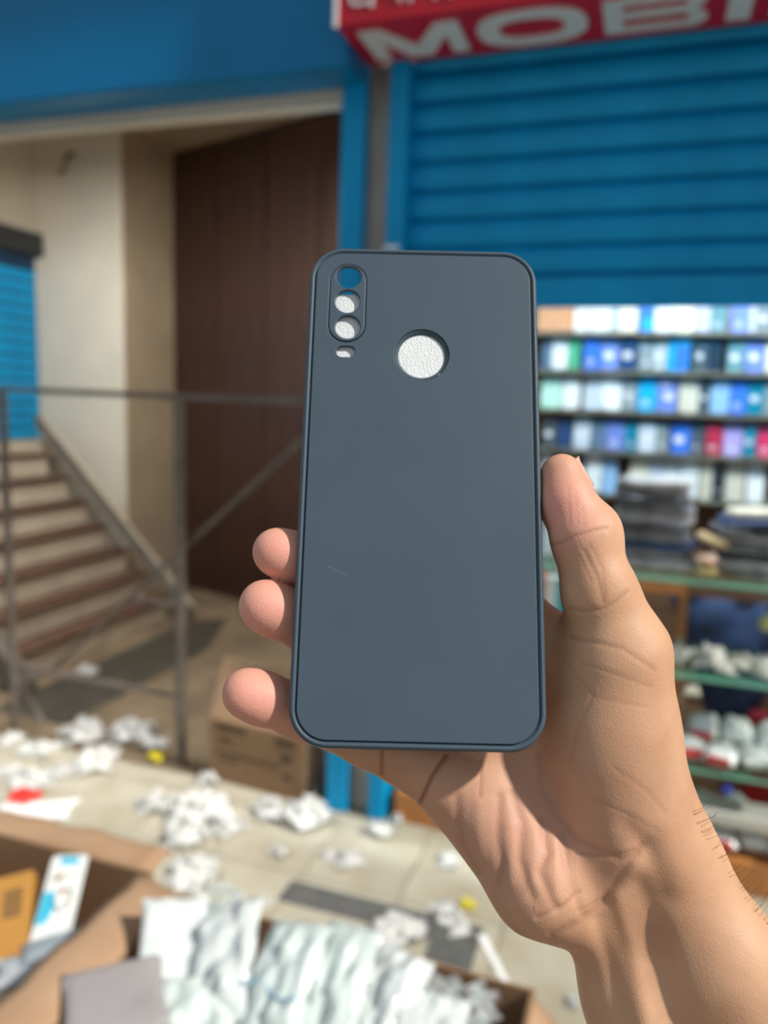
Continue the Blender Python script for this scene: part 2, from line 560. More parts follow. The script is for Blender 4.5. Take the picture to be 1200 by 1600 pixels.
def hp(px, py, d):
    return Vector(((px - 600) * d / FPX, -(py - 800) * d / FPX, -d))


c_bot, c_top = hp(652, 1174, 0.2335), hp(662, 388, 0.2715)
ey = (c_top - c_bot)
CH = ey.length
ey.normalize()
ex = Vector((1, -0.011, 0))
ex = (ex - ey * ex.dot(ey)).normalized()
ez = ex.cross(ey).normalized()
c_mid = (c_bot + c_top) / 2
CASE = Matrix(((ex.x, ey.x, ez.x, c_mid.x), (ex.y, ey.y, ez.y, c_mid.y), (ex.z, ey.z, ez.z, c_mid.z), (0, 0, 0, 1)))
CW = 0.0800
CASEW = CAM4 @ CASE


def case_uv(px, py):
    d = Vector(((px - 600) / FPX, -(py - 800) / FPX, -1))
    t = c_mid.dot(ez) / d.dot(ez)
    q = d * t - c_mid
    return q.dot(ex), q.dot(ey)


def case_depth(px, py):
    d = Vector(((px - 600) / FPX, -(py - 800) / FPX, -1))
    return c_mid.dot(ez) / d.dot(ez)


M_case = mat('slate_silicone', (68, 84, 96), 0.48, 0.03, 30, 0.02, 900, spec=0.4)
M_foam = mat('white_foam', (226, 230, 230), 0.35, 0.02, 200, 0.3, 1800, coat=0.3)
pc = thing('phone_case', CASEW @ Vector((0, -CH / 2, -0.005)), 'matte slate grey phone case held upright in the hand', 'phone case')
CR = 0.0122
GI = 0.0026
# rim swept round the outline
prof = [(GI + 0.0004, -0.0009), (GI - 0.0004, -0.0009), (GI - 0.0007, -0.0003), (GI - 0.0011, 0.0), (0.0010, -0.0001), (0.0005, -0.0006), (0.0002, -0.0014), (0.0, -0.0026),
        (0.0, -0.0070), (0.0003, -0.0084), (0.0009, -0.0093), (0.0015, -0.0095), (0.0021, -0.0091), (0.0022, -0.0080), (0.0018, -0.0060), (0.0018, -0.0014), (GI + 0.0004, -0.0014)]
rings = []
for t, z in prof:
    rings.append([(x, y, z) for x, y in rrect(CW - 2 * t, CH - 2 * t, CR - t, 12)])
n = len(rings[0])
vs = [p for r in rings for p in r]
fs = []
for i in range(len(rings)):
    k = (i + 1) % len(rings)
    for j in range(n):
        j2 = (j + 1) % n
        fs.append((i * n + j, i * n + j2, k * n + j2, k * n + j))
MB().add(vs, fs).xf(CASEW).build('rim', M_case, pc, True)
# back plate with openings
icx, icy = case_uv(543, 473)
i1 = case_uv(572, 473)[0]
i2 = case_uv(543, 413)[1]
IRW, IRH = (i1 - icx) * 2, (i2 - icy) * 2
fcx, fcy = case_uv(659, 554)
FR = (case_uv(702, 554)[0] - case_uv(617, 554)[0]) / 2
flx, fly = case_uv(540, 549)
loops = [rrect(CW - 2 * GI, CH - 2 * GI, CR - GI, 12), rrect(IRW, IRH, IRW / 2 - 1e-5, 14, icx, icy), circ(fcx, fcy, FR, n=64),
         rrect(0.0063, 0.0040, 0.00195, 8, flx, fly)]
v, f = curve_mesh(loops, 0.0007, 0.00035, 3)
MB().add(v, f).xf(CASEW @ Matrix.Translation((0, 0, -0.0007))).build('back_plate', M_case, pc)
plate = bpy.data.objects['back_plate']
# camera island
cl = [rrect(IRW - 0.0005, IRH - 0.0005, IRW / 2 - 0.0003, 14, icx, icy)]
for py in (433, 471, 511):
    u, w = case_uv(543 if py > 440 else 545, py)
    cl.append(circ(u, w, 0.0043, n=40))
v, f = curve_mesh(cl, 0.0009, 0.0004, 3)
MB().add(v, f).xf(CASEW @ Matrix.Translation((0, 0, -0.0006))).build('camera_island', M_case, plate)
# bevelled ring of the fingerprint opening
vs, fs = [], []
rp = [(FR - 0.0002, -0.0003), (FR - 0.0007, -0.0007), (FR - 0.0013, -0.0013), (FR - 0.0013, -0.0017), (FR + 0.0004, -0.0017)]
for r, z in rp:
    vs += [(fcx + r * math.cos(2 * math.pi * j / 64), fcy + r * math.sin(2 * math.pi * j / 64), z) for j in range(64)]
for i in range(len(rp) - 1):
    for j in range(64):
        fs.append((i * 64 + j, i * 64 + (j + 1) % 64, (i + 1) * 64 + (j + 1) % 64, (i + 1) * 64 + j))
MB().add(vs, fs).xf(CASEW).build('sensor_ring', M_case, plate, True)
# white foam sheet packed inside the case
top_y = case_uv(545, 457)[1]
v, f = curve_mesh([rrect(CW - 0.006, top_y + CH / 2 - 0.003, 0.006, 8, 0, (top_y - CH / 2 + 0.003) / 2)], 0.0003)
MB().add(v, f).xf(CASEW @ Matrix.Translation((0, 0, -0.00195))).build('foam_insert', M_foam, pc)
# fine scratch and dust on the back
M_scr = mat('scratch', (120, 130, 138), 0.6)
p0, p1 = case_uv(510, 884), case_uv(545, 901)
MB().tube([(p0[0], p0[1], 0), (p1[0], p1[1], 0)], 0.00009, 6, 0.00003).xf(CASEW).build('scratch', M_scr, plate)
for q in ((585, 634), (643, 1003), (675, 733)):
    u, w = case_uv(*q)
    MB().tube([(u - 0.0001, w, 0), (u + 0.0001, w, 0)], 0.00011, 6).xf(CASEW).build('dust_speck', M_scr, plate)

# ================================================================== HAND (one continuous body surface from a smooth distance field)
def rear(px, py):
    return case_depth(px, py) + 0.0097


class Field:
    def __init__(self, lo, hi, h):
        self.lo = np.array(lo, np.float32)
        self.h = h
        self.n = np.ceil((np.array(hi) - self.lo) / h).astype(int) + 1
        self.ax = [self.lo[i] + h * np.arange(self.n[i], dtype=np.float32) for i in range(3)]

    def empty(self):
        return np.full(tuple(self.n), 0.03, np.float32)

    def sl(self, lo, hi):
        a = np.clip(np.floor((np.array(lo) - self.lo) / self.h).astype(int), 0, self.n)
        b = np.clip(np.ceil((np.array(hi) - self.lo) / self.h).astype(int) + 1, 0, self.n)
        return tuple(slice(i, j) for i, j in zip(a, b))

    def cone(self, A, a, ra, b, rb, k, flat=None):
        """tapered capsule a->b smoothly joined into A with blend k"""
        a, b = np.array(a, np.float32), np.array(b, np.float32)
        mg = max(ra, rb) + k + 0.004
        s = self.sl(np.minimum(a, b) - mg, np.maximum(a, b) + mg)
        X = self.ax[0][s[0]][:, None, None] - a[0]
        Y = self.ax[1][s[1]][None, :, None] - a[1]
        Z = self.ax[2][s[2]][None, None, :] - a[2]
        d = b - a
        L2 = float(d @ d) + 1e-12
        t = np.clip((X * d[0] + Y * d[1] + Z * d[2]) / L2, 0, 1)
        D = np.sqrt((X - t * d[0]) ** 2 + (Y - t * d[1]) ** 2 + (Z - t * d[2]) ** 2) - (ra + (rb - ra) * t)
        A[s] = smin(A[s], D, k)
        return s

    def ell(self, A, c, r, k, rot=None):
        c, r = np.array(c, np.float32), np.array(r, np.float32)
        mg = r.max() + k + 0.004
        s = self.sl(c - mg, c + mg)
        X = self.ax[0][s[0]][:, None, None] - c[0]
        Y = self.ax[1][s[1]][None, :, None] - c[1]
        Z = self.ax[2][s[2]][None, None, :] - c[2]
        if rot is not None:
            R = np.array(rot.transposed(), np.float32)
            X, Y, Z = (R[i, 0] * X + R[i, 1] * Y + R[i, 2] * Z for i in range(3))
        k0 = np.sqrt((X / r[0]) ** 2 + (Y / r[1]) ** 2 + (Z / r[2]) ** 2)
        k1 = np.sqrt((X / r[0] ** 2) ** 2 + (Y / r[1] ** 2) ** 2 + (Z / r[2] ** 2) ** 2) + 1e-9
        A[s] = smin(A[s], k0 * (k0 - 1) / k1, k)


def smin(a, b, k):
    h = np.maximum(k - np.abs(a - b), 0) / k
    return np.minimum(a, b) - h * h * k * 0.25


def surface_nets(F, lo, h):
    S = F < 0
    nx, ny, nz = F.shape
    cnt = np.zeros((nx - 1, ny - 1, nz - 1), np.uint8)
    offs = [(i, j, k) for i in (0, 1) for j in (0, 1) for k in (0, 1)]
    for i, j, k in offs:
        cnt += S[i:nx - 1 + i, j:ny - 1 + j, k:nz - 1 + k]
    cells = np.argwhere((cnt > 0) & (cnt < 8))
    ids = np.full(cnt.shape, -1, np.int32)
    ids[cells[:, 0], cells[:, 1], cells[:, 2]] = np.arange(len(cells))
    val = np.stack([F[cells[:, 0] + i, cells[:, 1] + j, cells[:, 2] + k] for i, j, k in offs], 1)
    acc = np.zeros((len(cells), 3))
    num = np.zeros(len(cells))
    for a in range(8):
        for b in range(a + 1, 8):
            oa, ob = np.array(offs[a]), np.array(offs[b])
            if np.abs(oa - ob).sum() != 1:
                continue
            va, vb = val[:, a], val[:, b]
            m = (va < 0) != (vb < 0)
            t = va[m] / (va[m] - vb[m])
            acc[m] += oa + t[:, None] * (ob - oa)
            num[m] += 1
    V = (cells + acc / num[:, None]) * h + lo
    quads = []
    for ax in range(3):
        o1, o2 = [(1, 2), (2, 0), (0, 1)][ax]
        sa = [slice(None)] * 3
        sb = [slice(None)] * 3
        sa[ax], sb[ax] = slice(0, -1), slice(1, None)
        e = np.argwhere(S[tuple(sa)] != S[tuple(sb)])
        ok = (e[:, o1] > 0) & (e[:, o2] > 0) & (e[:, o1] < F.shape[o1] - 1) & (e[:, o2] < F.shape[o2] - 1)
        e = e[ok]
        ins = S[tuple(e.T)]
        def cid(d1, d2):
            c = e.copy()
            c[:, o1] -= d1
            c[:, o2] -= d2
            return ids[c[:, 0], c[:, 1], c[:, 2]]
        q = np.stack([cid(1, 1), cid(0, 1), cid(0, 0), cid(1, 0)], 1)
        q[~ins] = q[~ins][:, ::-1]
        quads.append(q)
    return V, np.concatenate(quads)


VOX = 0.00065
fl = Field(hp(330, 2080, 0.245)[:2] + (-0.305,), (0.165, hp(0, 690, 0.262)[1] + 0.004, -0.170), VOX)
G = fl.empty()
P3 = lambda px, py, d: tuple(hp(px, py, d))
# --- metacarpals, palm and wrist
MCP = {'index': (846, 1036, 0.2750, 0.0125), 'middle': (790, 1072, 0.2740, 0.0130), 'ring': (752, 1140, 0.2700, 0.0130), 'pinky': (714, 1222, 0.2660, 0.0128)}
CARP = {'index': (985, 1310, 0.2650, 0.0160), 'middle': (950, 1340, 0.2690, 0.0160), 'ring': (910, 1368, 0.2660, 0.0160), 'pinky': (884, 1384, 0.2570, 0.0155)}
for kf in MCP:
    a, b = MCP[kf], CARP[kf]
    fl.cone(G, P3(*a[:3]), a[3], P3(*b[:3]), b[3], 0.010)
fl.cone(G, P3(752, 1250, 0.2625), 0.0140, P3(845, 1378, 0.2525), 0.0158, 0.010)      # hypothenar
fl.cone(G, P3(845, 1378, 0.2525), 0.0155, P3(880, 1400, 0.2530), 0.0125, 0.006)
fl.cone(G, P3(988, 1290, 0.2535), 0.0195, P3(962, 1035, 0.2515), 0.0158, 0.010)      # thenar
fl.ell(G, P3(952, 1155, 0.2530), (0.0190, 0.0290, 0.0195), 0.010)
fl.cone(G, P3(845, 1000, 0.2700), 0.0110, P3(945, 1035, 0.2600), 0.0120, 0.010)      # web of the thumb
# --- forearm: two bones' worth of mass plus tendons
fl.cone(G, P3(942, 1402, 0.2610), 0.0150, P3(1008, 1560, 0.2560), 0.0182, 0.012)
fl.cone(G, P3(1008, 1560, 0.2560), 0.0182, P3(1128, 1866, 0.2400), 0.0240, 0.012)
fl.cone(G, P3(1128, 1866, 0.2400), 0.0240, P3(1260, 2250, 0.2300), 0.0280, 0.012)
fl.cone(G, P3(1036, 1352, 0.2550), 0.0158, P3(1124, 1500, 0.2480), 0.0180, 0.012)
fl.cone(G, P3(1124, 1500, 0.2480), 0.0180, P3(1295, 1796, 0.2420), 0.0240, 0.012)
fl.cone(G, P3(1295, 1796, 0.2420), 0.0240, P3(1520, 2250, 0.2300), 0.0280, 0.012)
fl.cone(G, P3(990, 1290, 0.2570), 0.0190, P3(1036, 1352, 0.2570), 0.0165, 0.014)

# --- thumb
TH = fl.empty()
th = [(968, 1012, 0.2515, 0.0152), (938, 930, 0.2505, 0.0118), (912, 838, 0.2520, 0.0103), (889, 785, 0.2545, 0.0083), (878, 740, 0.2570, 0.0066)]
for a, b in zip(th[:-1], th[1:]):
    fl.cone(TH, P3(*a[:3]), a[3], P3(*b[:3]), b[3], 0.004)
fl.cone(TH, P3(886, 795, 0.2610), 0.0078, P3(877, 742, 0.2630), 0.0062, 0.004)       # width of the tip in depth
fl.cone(TH, P3(876, 800, 0.2560), 0.0052, P3(872, 750, 0.2580), 0.0048, 0.004)       # pad against the case
fl.ell(TH, P3(935, 835, 0.2535), (0.0068, 0.0095, 0.0090), 0.005)                    # knuckle
OUT = np.minimum(G, smin(G, TH, 0.008))


# --- fingers
def dpt(px, py, r, gap):
    return (px, py, rear(px, py) + r + gap, r)


FING = {
    'index': [MCP['index'], dpt(765, 880, 0.0098, 0.001), dpt(728, 775, 0.0088, 0.001), dpt(712, 705, 0.0078, 0.001)],
    'middle': [MCP['middle'], dpt(620, 950, 0.0098, 0.001), dpt(505, 888, 0.0086, 0.0003), (432, 862, case_depth(433, 864) + 0.0108, 0.0080)],
    'ring': [MCP['ring'], dpt(600, 1032, 0.0100, 0.001), dpt(486, 978, 0.0092, 0.0005), (414, 946, case_depth(414, 946) + 0.0112, 0.0086)],
    'pinky': [MCP['pinky'], dpt(575, 1152, 0.0090, 0.001), dpt(472, 1112, 0.0086, 0.0005), (386, 1083, case_depth(386, 1083) + 0.0106, 0.0080)],
}
for kf, ch in FING.items():
    A = fl.empty()
    for a, b in zip(ch[:-1], ch[1:]):
        fl.cone(A, P3(*a[:3]), a[3], P3(*b[:3]), b[3], 0.004)
    # soft pad on the tip side facing the camera
    t0, t1 = ch[-2], ch[-1]
    mx, my, mz = t1[0] * 0.72 + t0[0] * 0.28, t1[1] * 0.72 + t0[1] * 0.28, t1[2] * 0.72 + t0[2] * 0.28
    fl.ell(A, P3(mx, my, mz - 0.0012), (t1[3] * 1.02, t1[3] * 0.98, t1[3] * 0.98), 0.004)
    OUT = np.minimum(OUT, smin(G, A, 0.006))
HV, HQ = surface_nets(OUT, fl.lo, VOX)
del OUT, G, TH, A
# light smoothing (removes grid facets)
E_ = np.concatenate([HQ[:, [0, 1]], HQ[:, [1, 2]], HQ[:, [2, 3]], HQ[:, [3, 0]]])
deg = np.bincount(E_.ravel(), minlength=len(HV)).astype(float)


def lap(V):
    S = np.stack([np.bincount(np.r_[E_[:, 0], E_[:, 1]], weights=np.r_[V[E_[:, 1], i], V[E_[:, 0], i]], minlength=len(V)) for i in range(3)], 1)
    return S / deg[:, None]


for _ in range(4):
    HV = HV + 0.5 * (lap(HV) - HV)


def vnormals(V, Q):
    a, b, c, d = (V[Q[:, i]] for i in range(4))
    fn = np.cross(c - a, d - b)
    N = np.stack([np.bincount(Q.ravel(), weights=np.repeat(fn[:, i], 4), minlength=len(V)) for i in range(3)], 1)
    return N / (np.linalg.norm(N, axis=1, keepdims=True) + 1e-12)


HN = vnormals(HV, HQ)
# creases, folds and tendons: polylines on the palm side (photo-frame x, y), depth in mm, width in px
CRE = [
    ([(697, 1180), (676, 1213), (650, 1268)], -0.55, 4.5, 0.9), ([(598, 1172), (596, 1210)], -0.45, 3.5, 0.8),
    ([(840, 1180), (845, 1225), (866, 1272), (902, 1312), (968, 1342), (995, 1338)], -0.40, 7.0, 0.28),
    ([(714, 1246), (714, 1286), (726, 1325), (748, 1362)], -0.38, 8.0, 0.22), ([(781, 1245), (778, 1309), (784, 1348), (778, 1380)], -0.50, 8.0, 0.28),
    ([(801, 1240), (816, 1286), (812, 1343), (832, 1402)], -0.50, 8.0, 0.28), ([(846, 1280), (857, 1334), (843, 1362), (870, 1420)], -0.50, 8.0, 0.28),
    ([(880, 1300), (885, 1350), (900, 1400), (912, 1430)], -0.40, 8.0, 0.22), ([(752, 1190), (750, 1245)], -0.15, 3.0, 0.4),
    ([(748, 1255), (748, 1340)], 0.45, 13.0, 0), ([(797, 1290), (800, 1380)], 0.45, 11.0, 0), ([(835, 1300), (832, 1380)], 0.45, 11.0, 0), ([(865, 1300), (868, 1400)], 0.45, 11.0, 0),
    ([(862, 1462), (907, 1441), (940, 1408), (966, 1371), (1003, 1325)], -0.40, 8.0, 0.28), ([(900, 1333), (945, 1338), (990, 1330)], -0.15, 3.0, 0.35),
    ([(905, 1425), (950, 1400)], -0.2, 3.0, 0.15), ([(840, 1434), (880, 1416), (905, 1395)], -0.35, 4.0, 0.3),
    ([(962, 1400), (985, 1470), (1012, 1620)], 1.2, 18.0, 0), ([(1000, 1390), (1030, 1470), (1062, 1620)], -1.5, 20.0, 0.0), ([(935, 1440), (950, 1500), (975, 1620)], -0.8, 14.0, 0.0),
    ([(1015, 1330), (1035, 1400)], -1.6, 26.0, 0.0), ([(980, 1290), (1015, 1335)], -0.6, 18.0, 0.0),
    ([(862, 852), (880, 846), (900, 836), (928, 828), (948, 825)], -0.2, 3.4, 0.4), ([(890, 950), (915, 955), (940, 952), (962, 940), (980, 925)], -0.22, 4.0, 0.3),
    ([(912, 860), (934, 905), (942, 940)], -0.22, 4.0, 0.25), ([(921, 850), (942, 890), (945, 930)], -0.12, 3.0, 0.25), ([(905, 868), (926, 910)], -0.10, 3.0, 0.2),
    ([(892, 996), (972, 1013), (1022, 1046)], -0.18, 4.0, 0.3), ([(910, 1036), (1017, 1073)], -0.12, 3.4, 0.2), ([(880, 1030), (930, 1090), (1010, 1105)], -0.10, 3.4, 0.15),
    ([(925, 1090), (905, 1130), (890, 1190)], -0.12, 3.6, 0.15), ([(960, 1200), (1010, 1235), (1040, 1270)], -0.10, 3.6, 0.15), ([(930, 1250), (985, 1275), (1030, 1300)], -0.10, 3.6, 0.2),
    ([(888, 760), (890, 820)], -0.08, 2.6, 0.1), ([(899, 770), (902, 818)], -0.08, 2.6, 0.1), ([(909, 790), (913, 822)], -0.08, 2.6, 0.1),
]
px = 600 + FPX * HV[:, 0] / -HV[:, 2]
py = 800 - FPX * HV[:, 1] / -HV[:, 2]
view = -HV / np.linalg.norm(HV, axis=1, keepdims=True)
facing = np.clip((HN * view).sum(1) * 2.5, 0, 1)
disp = np.zeros(len(HV))
red = np.zeros(len(HV))
for pl, dep, wid, col in CRE:
    best = np.full(len(HV), 1e9)
    for (x0, y0), (x1, y1) in zip(pl[:-1], pl[1:]):
        dx, dy = x1 - x0, y1 - y0
        t = np.clip(((px - x0) * dx + (py - y0) * dy) / (dx * dx + dy * dy), 0, 1)
        best = np.minimum(best, np.hypot(px - x0 - t * dx, py - y0 - t * dy))
    g = np.exp(-(best / wid) ** 2)
    disp += dep * 1e-3 * g * facing
    red = np.maximum(red, col * np.exp(-(best / max(wid * 0.8, 2.2)) ** 2) * facing)
HV = HV + HN * disp[:, None]
# pink fingertips and thumb pad, redder palm
pink = np.zeros(len(HV))
for cx, cy, rr in ((432, 868, 60), (412, 950, 66), (392, 1092, 80), (870, 790, 70)):
    pink = np.maximum(pink, np.exp(-((px - cx) ** 2 + (py - cy) ** 2) / rr ** 2))
palm = np.exp(-(((px - 800) / 150) ** 2 + ((py - 1300) / 130) ** 2)) * facing
me = bpy.data.meshes.new('person')
Wm = np.array(CAM4)
HW = HV @ Wm[:3, :3].T + Wm[:3, 3]
hbase = np.array([HW[:, 0].mean(), HW[:, 1].mean(), HW[:, 2].min()])
me.from_pydata((HW - hbase).tolist(), [], HQ.tolist())
me.polygons.foreach_set('use_smooth', [True] * len(me.polygons))
at = me.color_attributes.new('skin_marks', 'FLOAT_COLOR', 'POINT')
at.data.foreach_set('color', np.stack([red, np.clip(pink, 0, 1), palm, np.ones(len(red))], 1).astype(np.float32).ravel())
me.update()
hand = bpy.data.objects.new('person', me)
COL.objects.link(hand)
place(hand, hbase, None)
tag(hand, 'bare right hand and forearm gripping the grey phone case from behind', 'person')

m = bpy.data.materials.new('skin')
m.use_nodes = True
nt = m.node_tree
b = nt.nodes['Principled BSDF']
b.inputs['Roughness'].default_value = 0.52
b.inputs['Specular IOR Level'].default_value = 0.35
b.inputs['Subsurface Weight'].default_value = 0.10
b.inputs['Subsurface Radius'].default_value = (1.0, 0.35, 0.2)
b.inputs['Subsurface Scale'].default_value = 0.004
ca = nt.nodes.new('ShaderNodeVertexColor')
ca.layer_name = 'skin_marks'
sp = nt.nodes.new('ShaderNodeSeparateColor')
nt.links.new(ca.outputs['Color'], sp.inputs[0])
tc = nt.nodes.new('ShaderNodeTexCoord')
nz = nt.nodes.new('ShaderNodeTexNoise')
nz.inputs['Scale'].default_value = 55
nz.inputs['Detail'].default_value = 6
nt.links.new(tc.outputs['Object'], nz.inputs['Vector'])
cr = nt.nodes.new('ShaderNodeValToRGB')
cr.color_ramp.elements[0].position, cr.color_ramp.elements[1].position = 0.3, 0.7
cr.color_ramp.elements[0].color = (*lin((197, 149, 116)), 1)
cr.color_ramp.elements[1].color = (*lin((215, 169, 134)), 1)
nt.links.new(nz.outputs['Fac'], cr.inputs[0])


def mixc(fac, a_out, colr, mul=1.0):
    mx = nt.nodes.new('ShaderNodeMix')
    mx.data_type = 'RGBA'
    mu = nt.nodes.new('ShaderNodeMath')
    mu.operation = 'MULTIPLY'
    mu.inputs[1].default_value = mul
    nt.links.new(fac, mu.inputs[0])
    nt.links.new(mu.outputs[0], mx.inputs[0])
    nt.links.new(a_out, mx.inputs[6])
    mx.inputs[7].default_value = (*lin(colr), 1)
    return mx.outputs[2]


o1 = mixc(sp.outputs[2], cr.outputs[0], (210, 158, 134), 0.8)
o2 = mixc(sp.outputs[1], o1, (236, 164, 148), 0.9)
o3 = mixc(sp.outputs[0], o2, (128, 72, 54), 0.8)
nt.links.new(o3, b.inputs['Base Color'])
vo = nt.nodes.new('ShaderNodeTexVoronoi')
vo.inputs['Scale'].default_value = 1500
nt.links.new(tc.outputs['Object'], vo.inputs['Vector'])
n3 = nt.nodes.new('ShaderNodeTexNoise')
n3.inputs['Scale'].default_value = 420
n3.inputs['Detail'].default_value = 5
nt.links.new(tc.outputs['Object'], n3.inputs['Vector'])
ad = nt.nodes.new('ShaderNodeMath')
nt.links.new(vo.outputs['Distance'], ad.inputs[0])
nt.links.new(n3.outputs['Fac'], ad.inputs[1])
bp = nt.nodes.new('ShaderNodeBump')
bp.inputs['Strength'].default_value = 0.13
bp.inputs['Distance'].default_value = 0.0006
nt.links.new(ad.outputs[0], bp.inputs['Height'])
nt.links.new(bp.outputs[0], b.inputs['Normal'])
me.materials.append(m)

# thumb nail: curved plate on the outer side of the tip
vs, fs = [], []
nu, nv = 9, 11
for i in range(nu):
    for j in range(nv):
        u, w = i / (nu - 1) * 2 - 1, j / (nv - 1)
        ang = u * 1.05
        c0 = hp(877 + 14 * w, 726 + 44 * w, 0.2595 - 0.0015 * w)
        rad = 0.0064 + 0.0022 * w
        tipcut = 0.0010 * (1 - u * u) if j == 0 else 0
        vs.append(c0 + Vector((rad * math.cos(ang) * 0.97 - 0.0004, rad * math.cos(ang) * 0.30 + tipcut, -rad * math.sin(ang) + 0.0)))
for i in range(nu - 1):
    for j in range(nv - 1):
        fs.append((i * nv + j, i * nv + j + 1, (i + 1) * nv + j + 1, (i + 1) * nv + j))
no = MB().add(vs, fs).xf(CAM4).build('thumb_nail', mat('nail', (226, 184, 164), 0.25, 0.04, 80, coat=0.3), hand, True)
sol = no.modifiers.new('thick', 'SOLIDIFY')
sol.thickness = 0.0005
# fine dark hairs along the outer edge of the forearm
rnd = random.Random(5)
hairm = mat('arm_hair', (40, 30, 26), 0.5)
hb = MB()
hk = [(1078, 1268), (1100, 1302), (1130, 1352), (1165, 1398), (1200, 1446), (1240, 1500)]
front = np.argwhere(facing > 0.0).ravel()
for i in range(40):
    s = rnd.random() * (len(hk) - 1.001)
    k = int(s)
    q = s - k
    x = hk[k][0] * (1 - q) + hk[k + 1][0] * q - rnd.uniform(-3, 3)
    y = hk[k][1] * (1 - q) + hk[k + 1][1] * q + rnd.uniform(-4, 8)
    j = front[np.argmin((px[front] - x) ** 2 + (py[front] - y) ** 2)]
    p = Vector(HV[j])
    g = Vector((rnd.uniform(0.3, 0.9), rnd.uniform(0.5, 1.0), rnd.uniform(-0.5, 0.0))).normalized() * rnd.uniform(0.003, 0.007)
    nn = Vector(HN[j]) * 0.0016
    hb.tube([p - nn * 0.3, p + nn + g * 0.35, p + nn * 1.6 + g * 0.7, p + nn * 1.5 + g], 0.00005, 4, 0.00002)
hb = hb.xf(CAM4).build('arm_hair', hairm, hand)
hb['kind'] = 'stuff'

# ================================================================== METAL STAND in the passage mouth
ms = thing('metal_stand', (-1.7, 2.4, 0), 'rusty square-tube metal stand with diagonal brace at the passage mouth', 'stand')
posts = ((-1.575, 2.385, 0.028), (-2.385, 2.40, 0.022), (-0.985, 2.40, 0.030))
for x, y, w in posts:
    MB().beam((x, y, 0), (x, y, 1.385), w, up=(0, 1, 0)).build('post', M_darksteel, ms)
for a, b, w in (((-2.7, 2.40, 1.40), (-1.56, 2.395, 1.392), 0.022), ((-1.56, 2.395, 1.392), (-0.965, 2.40, 1.392), 0.022),
                
                ((-2.38, 2.42, 0.265), (-1.575, 2.405, 0.262), 0.016), ((-1.80, 2.41, 0.62), (-1.575, 2.405, 0.615), 0.014)):
    MB().beam(a, b, w).build('rail', M_darksteel, ms)
MB().beam((-2.24, 2.43, 0.25), (-0.99, 2.43, 1.37), 0.016).build('brace', M_darksteel, ms)
MB().beam((-2.70, 2.44, 0.62), (-2.28, 2.44, 0.03), 0.016).build('brace', M_darksteel, ms)

# ================================================================== CARDBOARD BOX beside the pillar
cb = thing('cardboard_box', (-1.22, 2.45, 0), 'brown carton with raised front flap standing against the blue pillar', 'box')
RB = Matrix.Translation((-1.026, 2.306, 0)) @ Matrix.Rotation(math.radians(-5), 4, 'Z')
W_, D_, H_ = 0.40, 0.24, 0.235
def cpart(nm, m, x0, x1, y0, y1, z0, z1, par=None):
    return MB().box(x0, x1, y0, y1, z0, z1).xf(RB).build(nm, m, par or cb)
fp_ = cpart('front_panel', M_card, -W_, 0, 0, 0.006, 0, H_)
cpart('back_panel', M_card, -W_, 0, D_ - 0.006, D_, 0, H_)
cpart('side_panel', M_card, -W_, -W_ + 0.006, 0.006, D_ - 0.006, 0, H_)
cpart('side_panel', M_cardlight, -0.006, 0, 0.006, D_ - 0.006, 0, H_)  # right side catching the light, put in as lighter cardboard
cpart('bottom_panel', M_card, -W_ + 0.006, -0.006, 0.006, D_ - 0.006, 0, 0.006)
fv = [(-W_, 0, H_), (0, 0, H_), (-0.02, 0.05, H_ + 0.20), (-W_ + 0.03, 0.05, H_ + 0.22), (-W_, 0.005, H_), (0, 0.005, H_), (-0.02, 0.055, H_ + 0.20), (-W_ + 0.03, 0.055, H_ + 0.22)]
BOXF = [(0, 1, 2, 3), (7, 6, 5, 4), (0, 4, 5, 1), (1, 5, 6, 2), (2, 6, 7, 3), (3, 7, 4, 0)]
MB().add(fv, BOXF).xf(RB).build('flap', M_cardlight, cb)
for x0, x1, z0, z1 in ((-0.37, -0.24, 0.195, 0.222), (-0.12, -0.04, 0.185, 0.22), (-0.36, -0.30, 0.150, 0.17), (-0.37, -0.10, 0.105, 0.118), (-0.10, -0.05, 0.13, 0.165), (-0.36, -0.28, 0.08, 0.092), (-0.09, -0.05, 0.07, 0.09)):
    cpart('printed_mark', M_ink, x0, x1, -0.0008, 0.0005, z0, z1, fp_)

# ================================================================== OPEN CARTONS in front
def flat_poly(pts, th):
    """thin plate from a closed 3-D outline (quads), thickened along its normal"""
    P = [Vector(p) for p in pts]
    nn = (P[1] - P[0]).cross(P[2] - P[0]).normalized() * th
    k = len(P)
    vs = P + [p + nn for p in P]
    fs = [tuple(range(k - 1, -1, -1)), tuple(range(k, 2 * k))] + [(i, (i + 1) % k, k + (i + 1) % k, k + i) for i in range(k)]
    return MB().add(vs, fs)

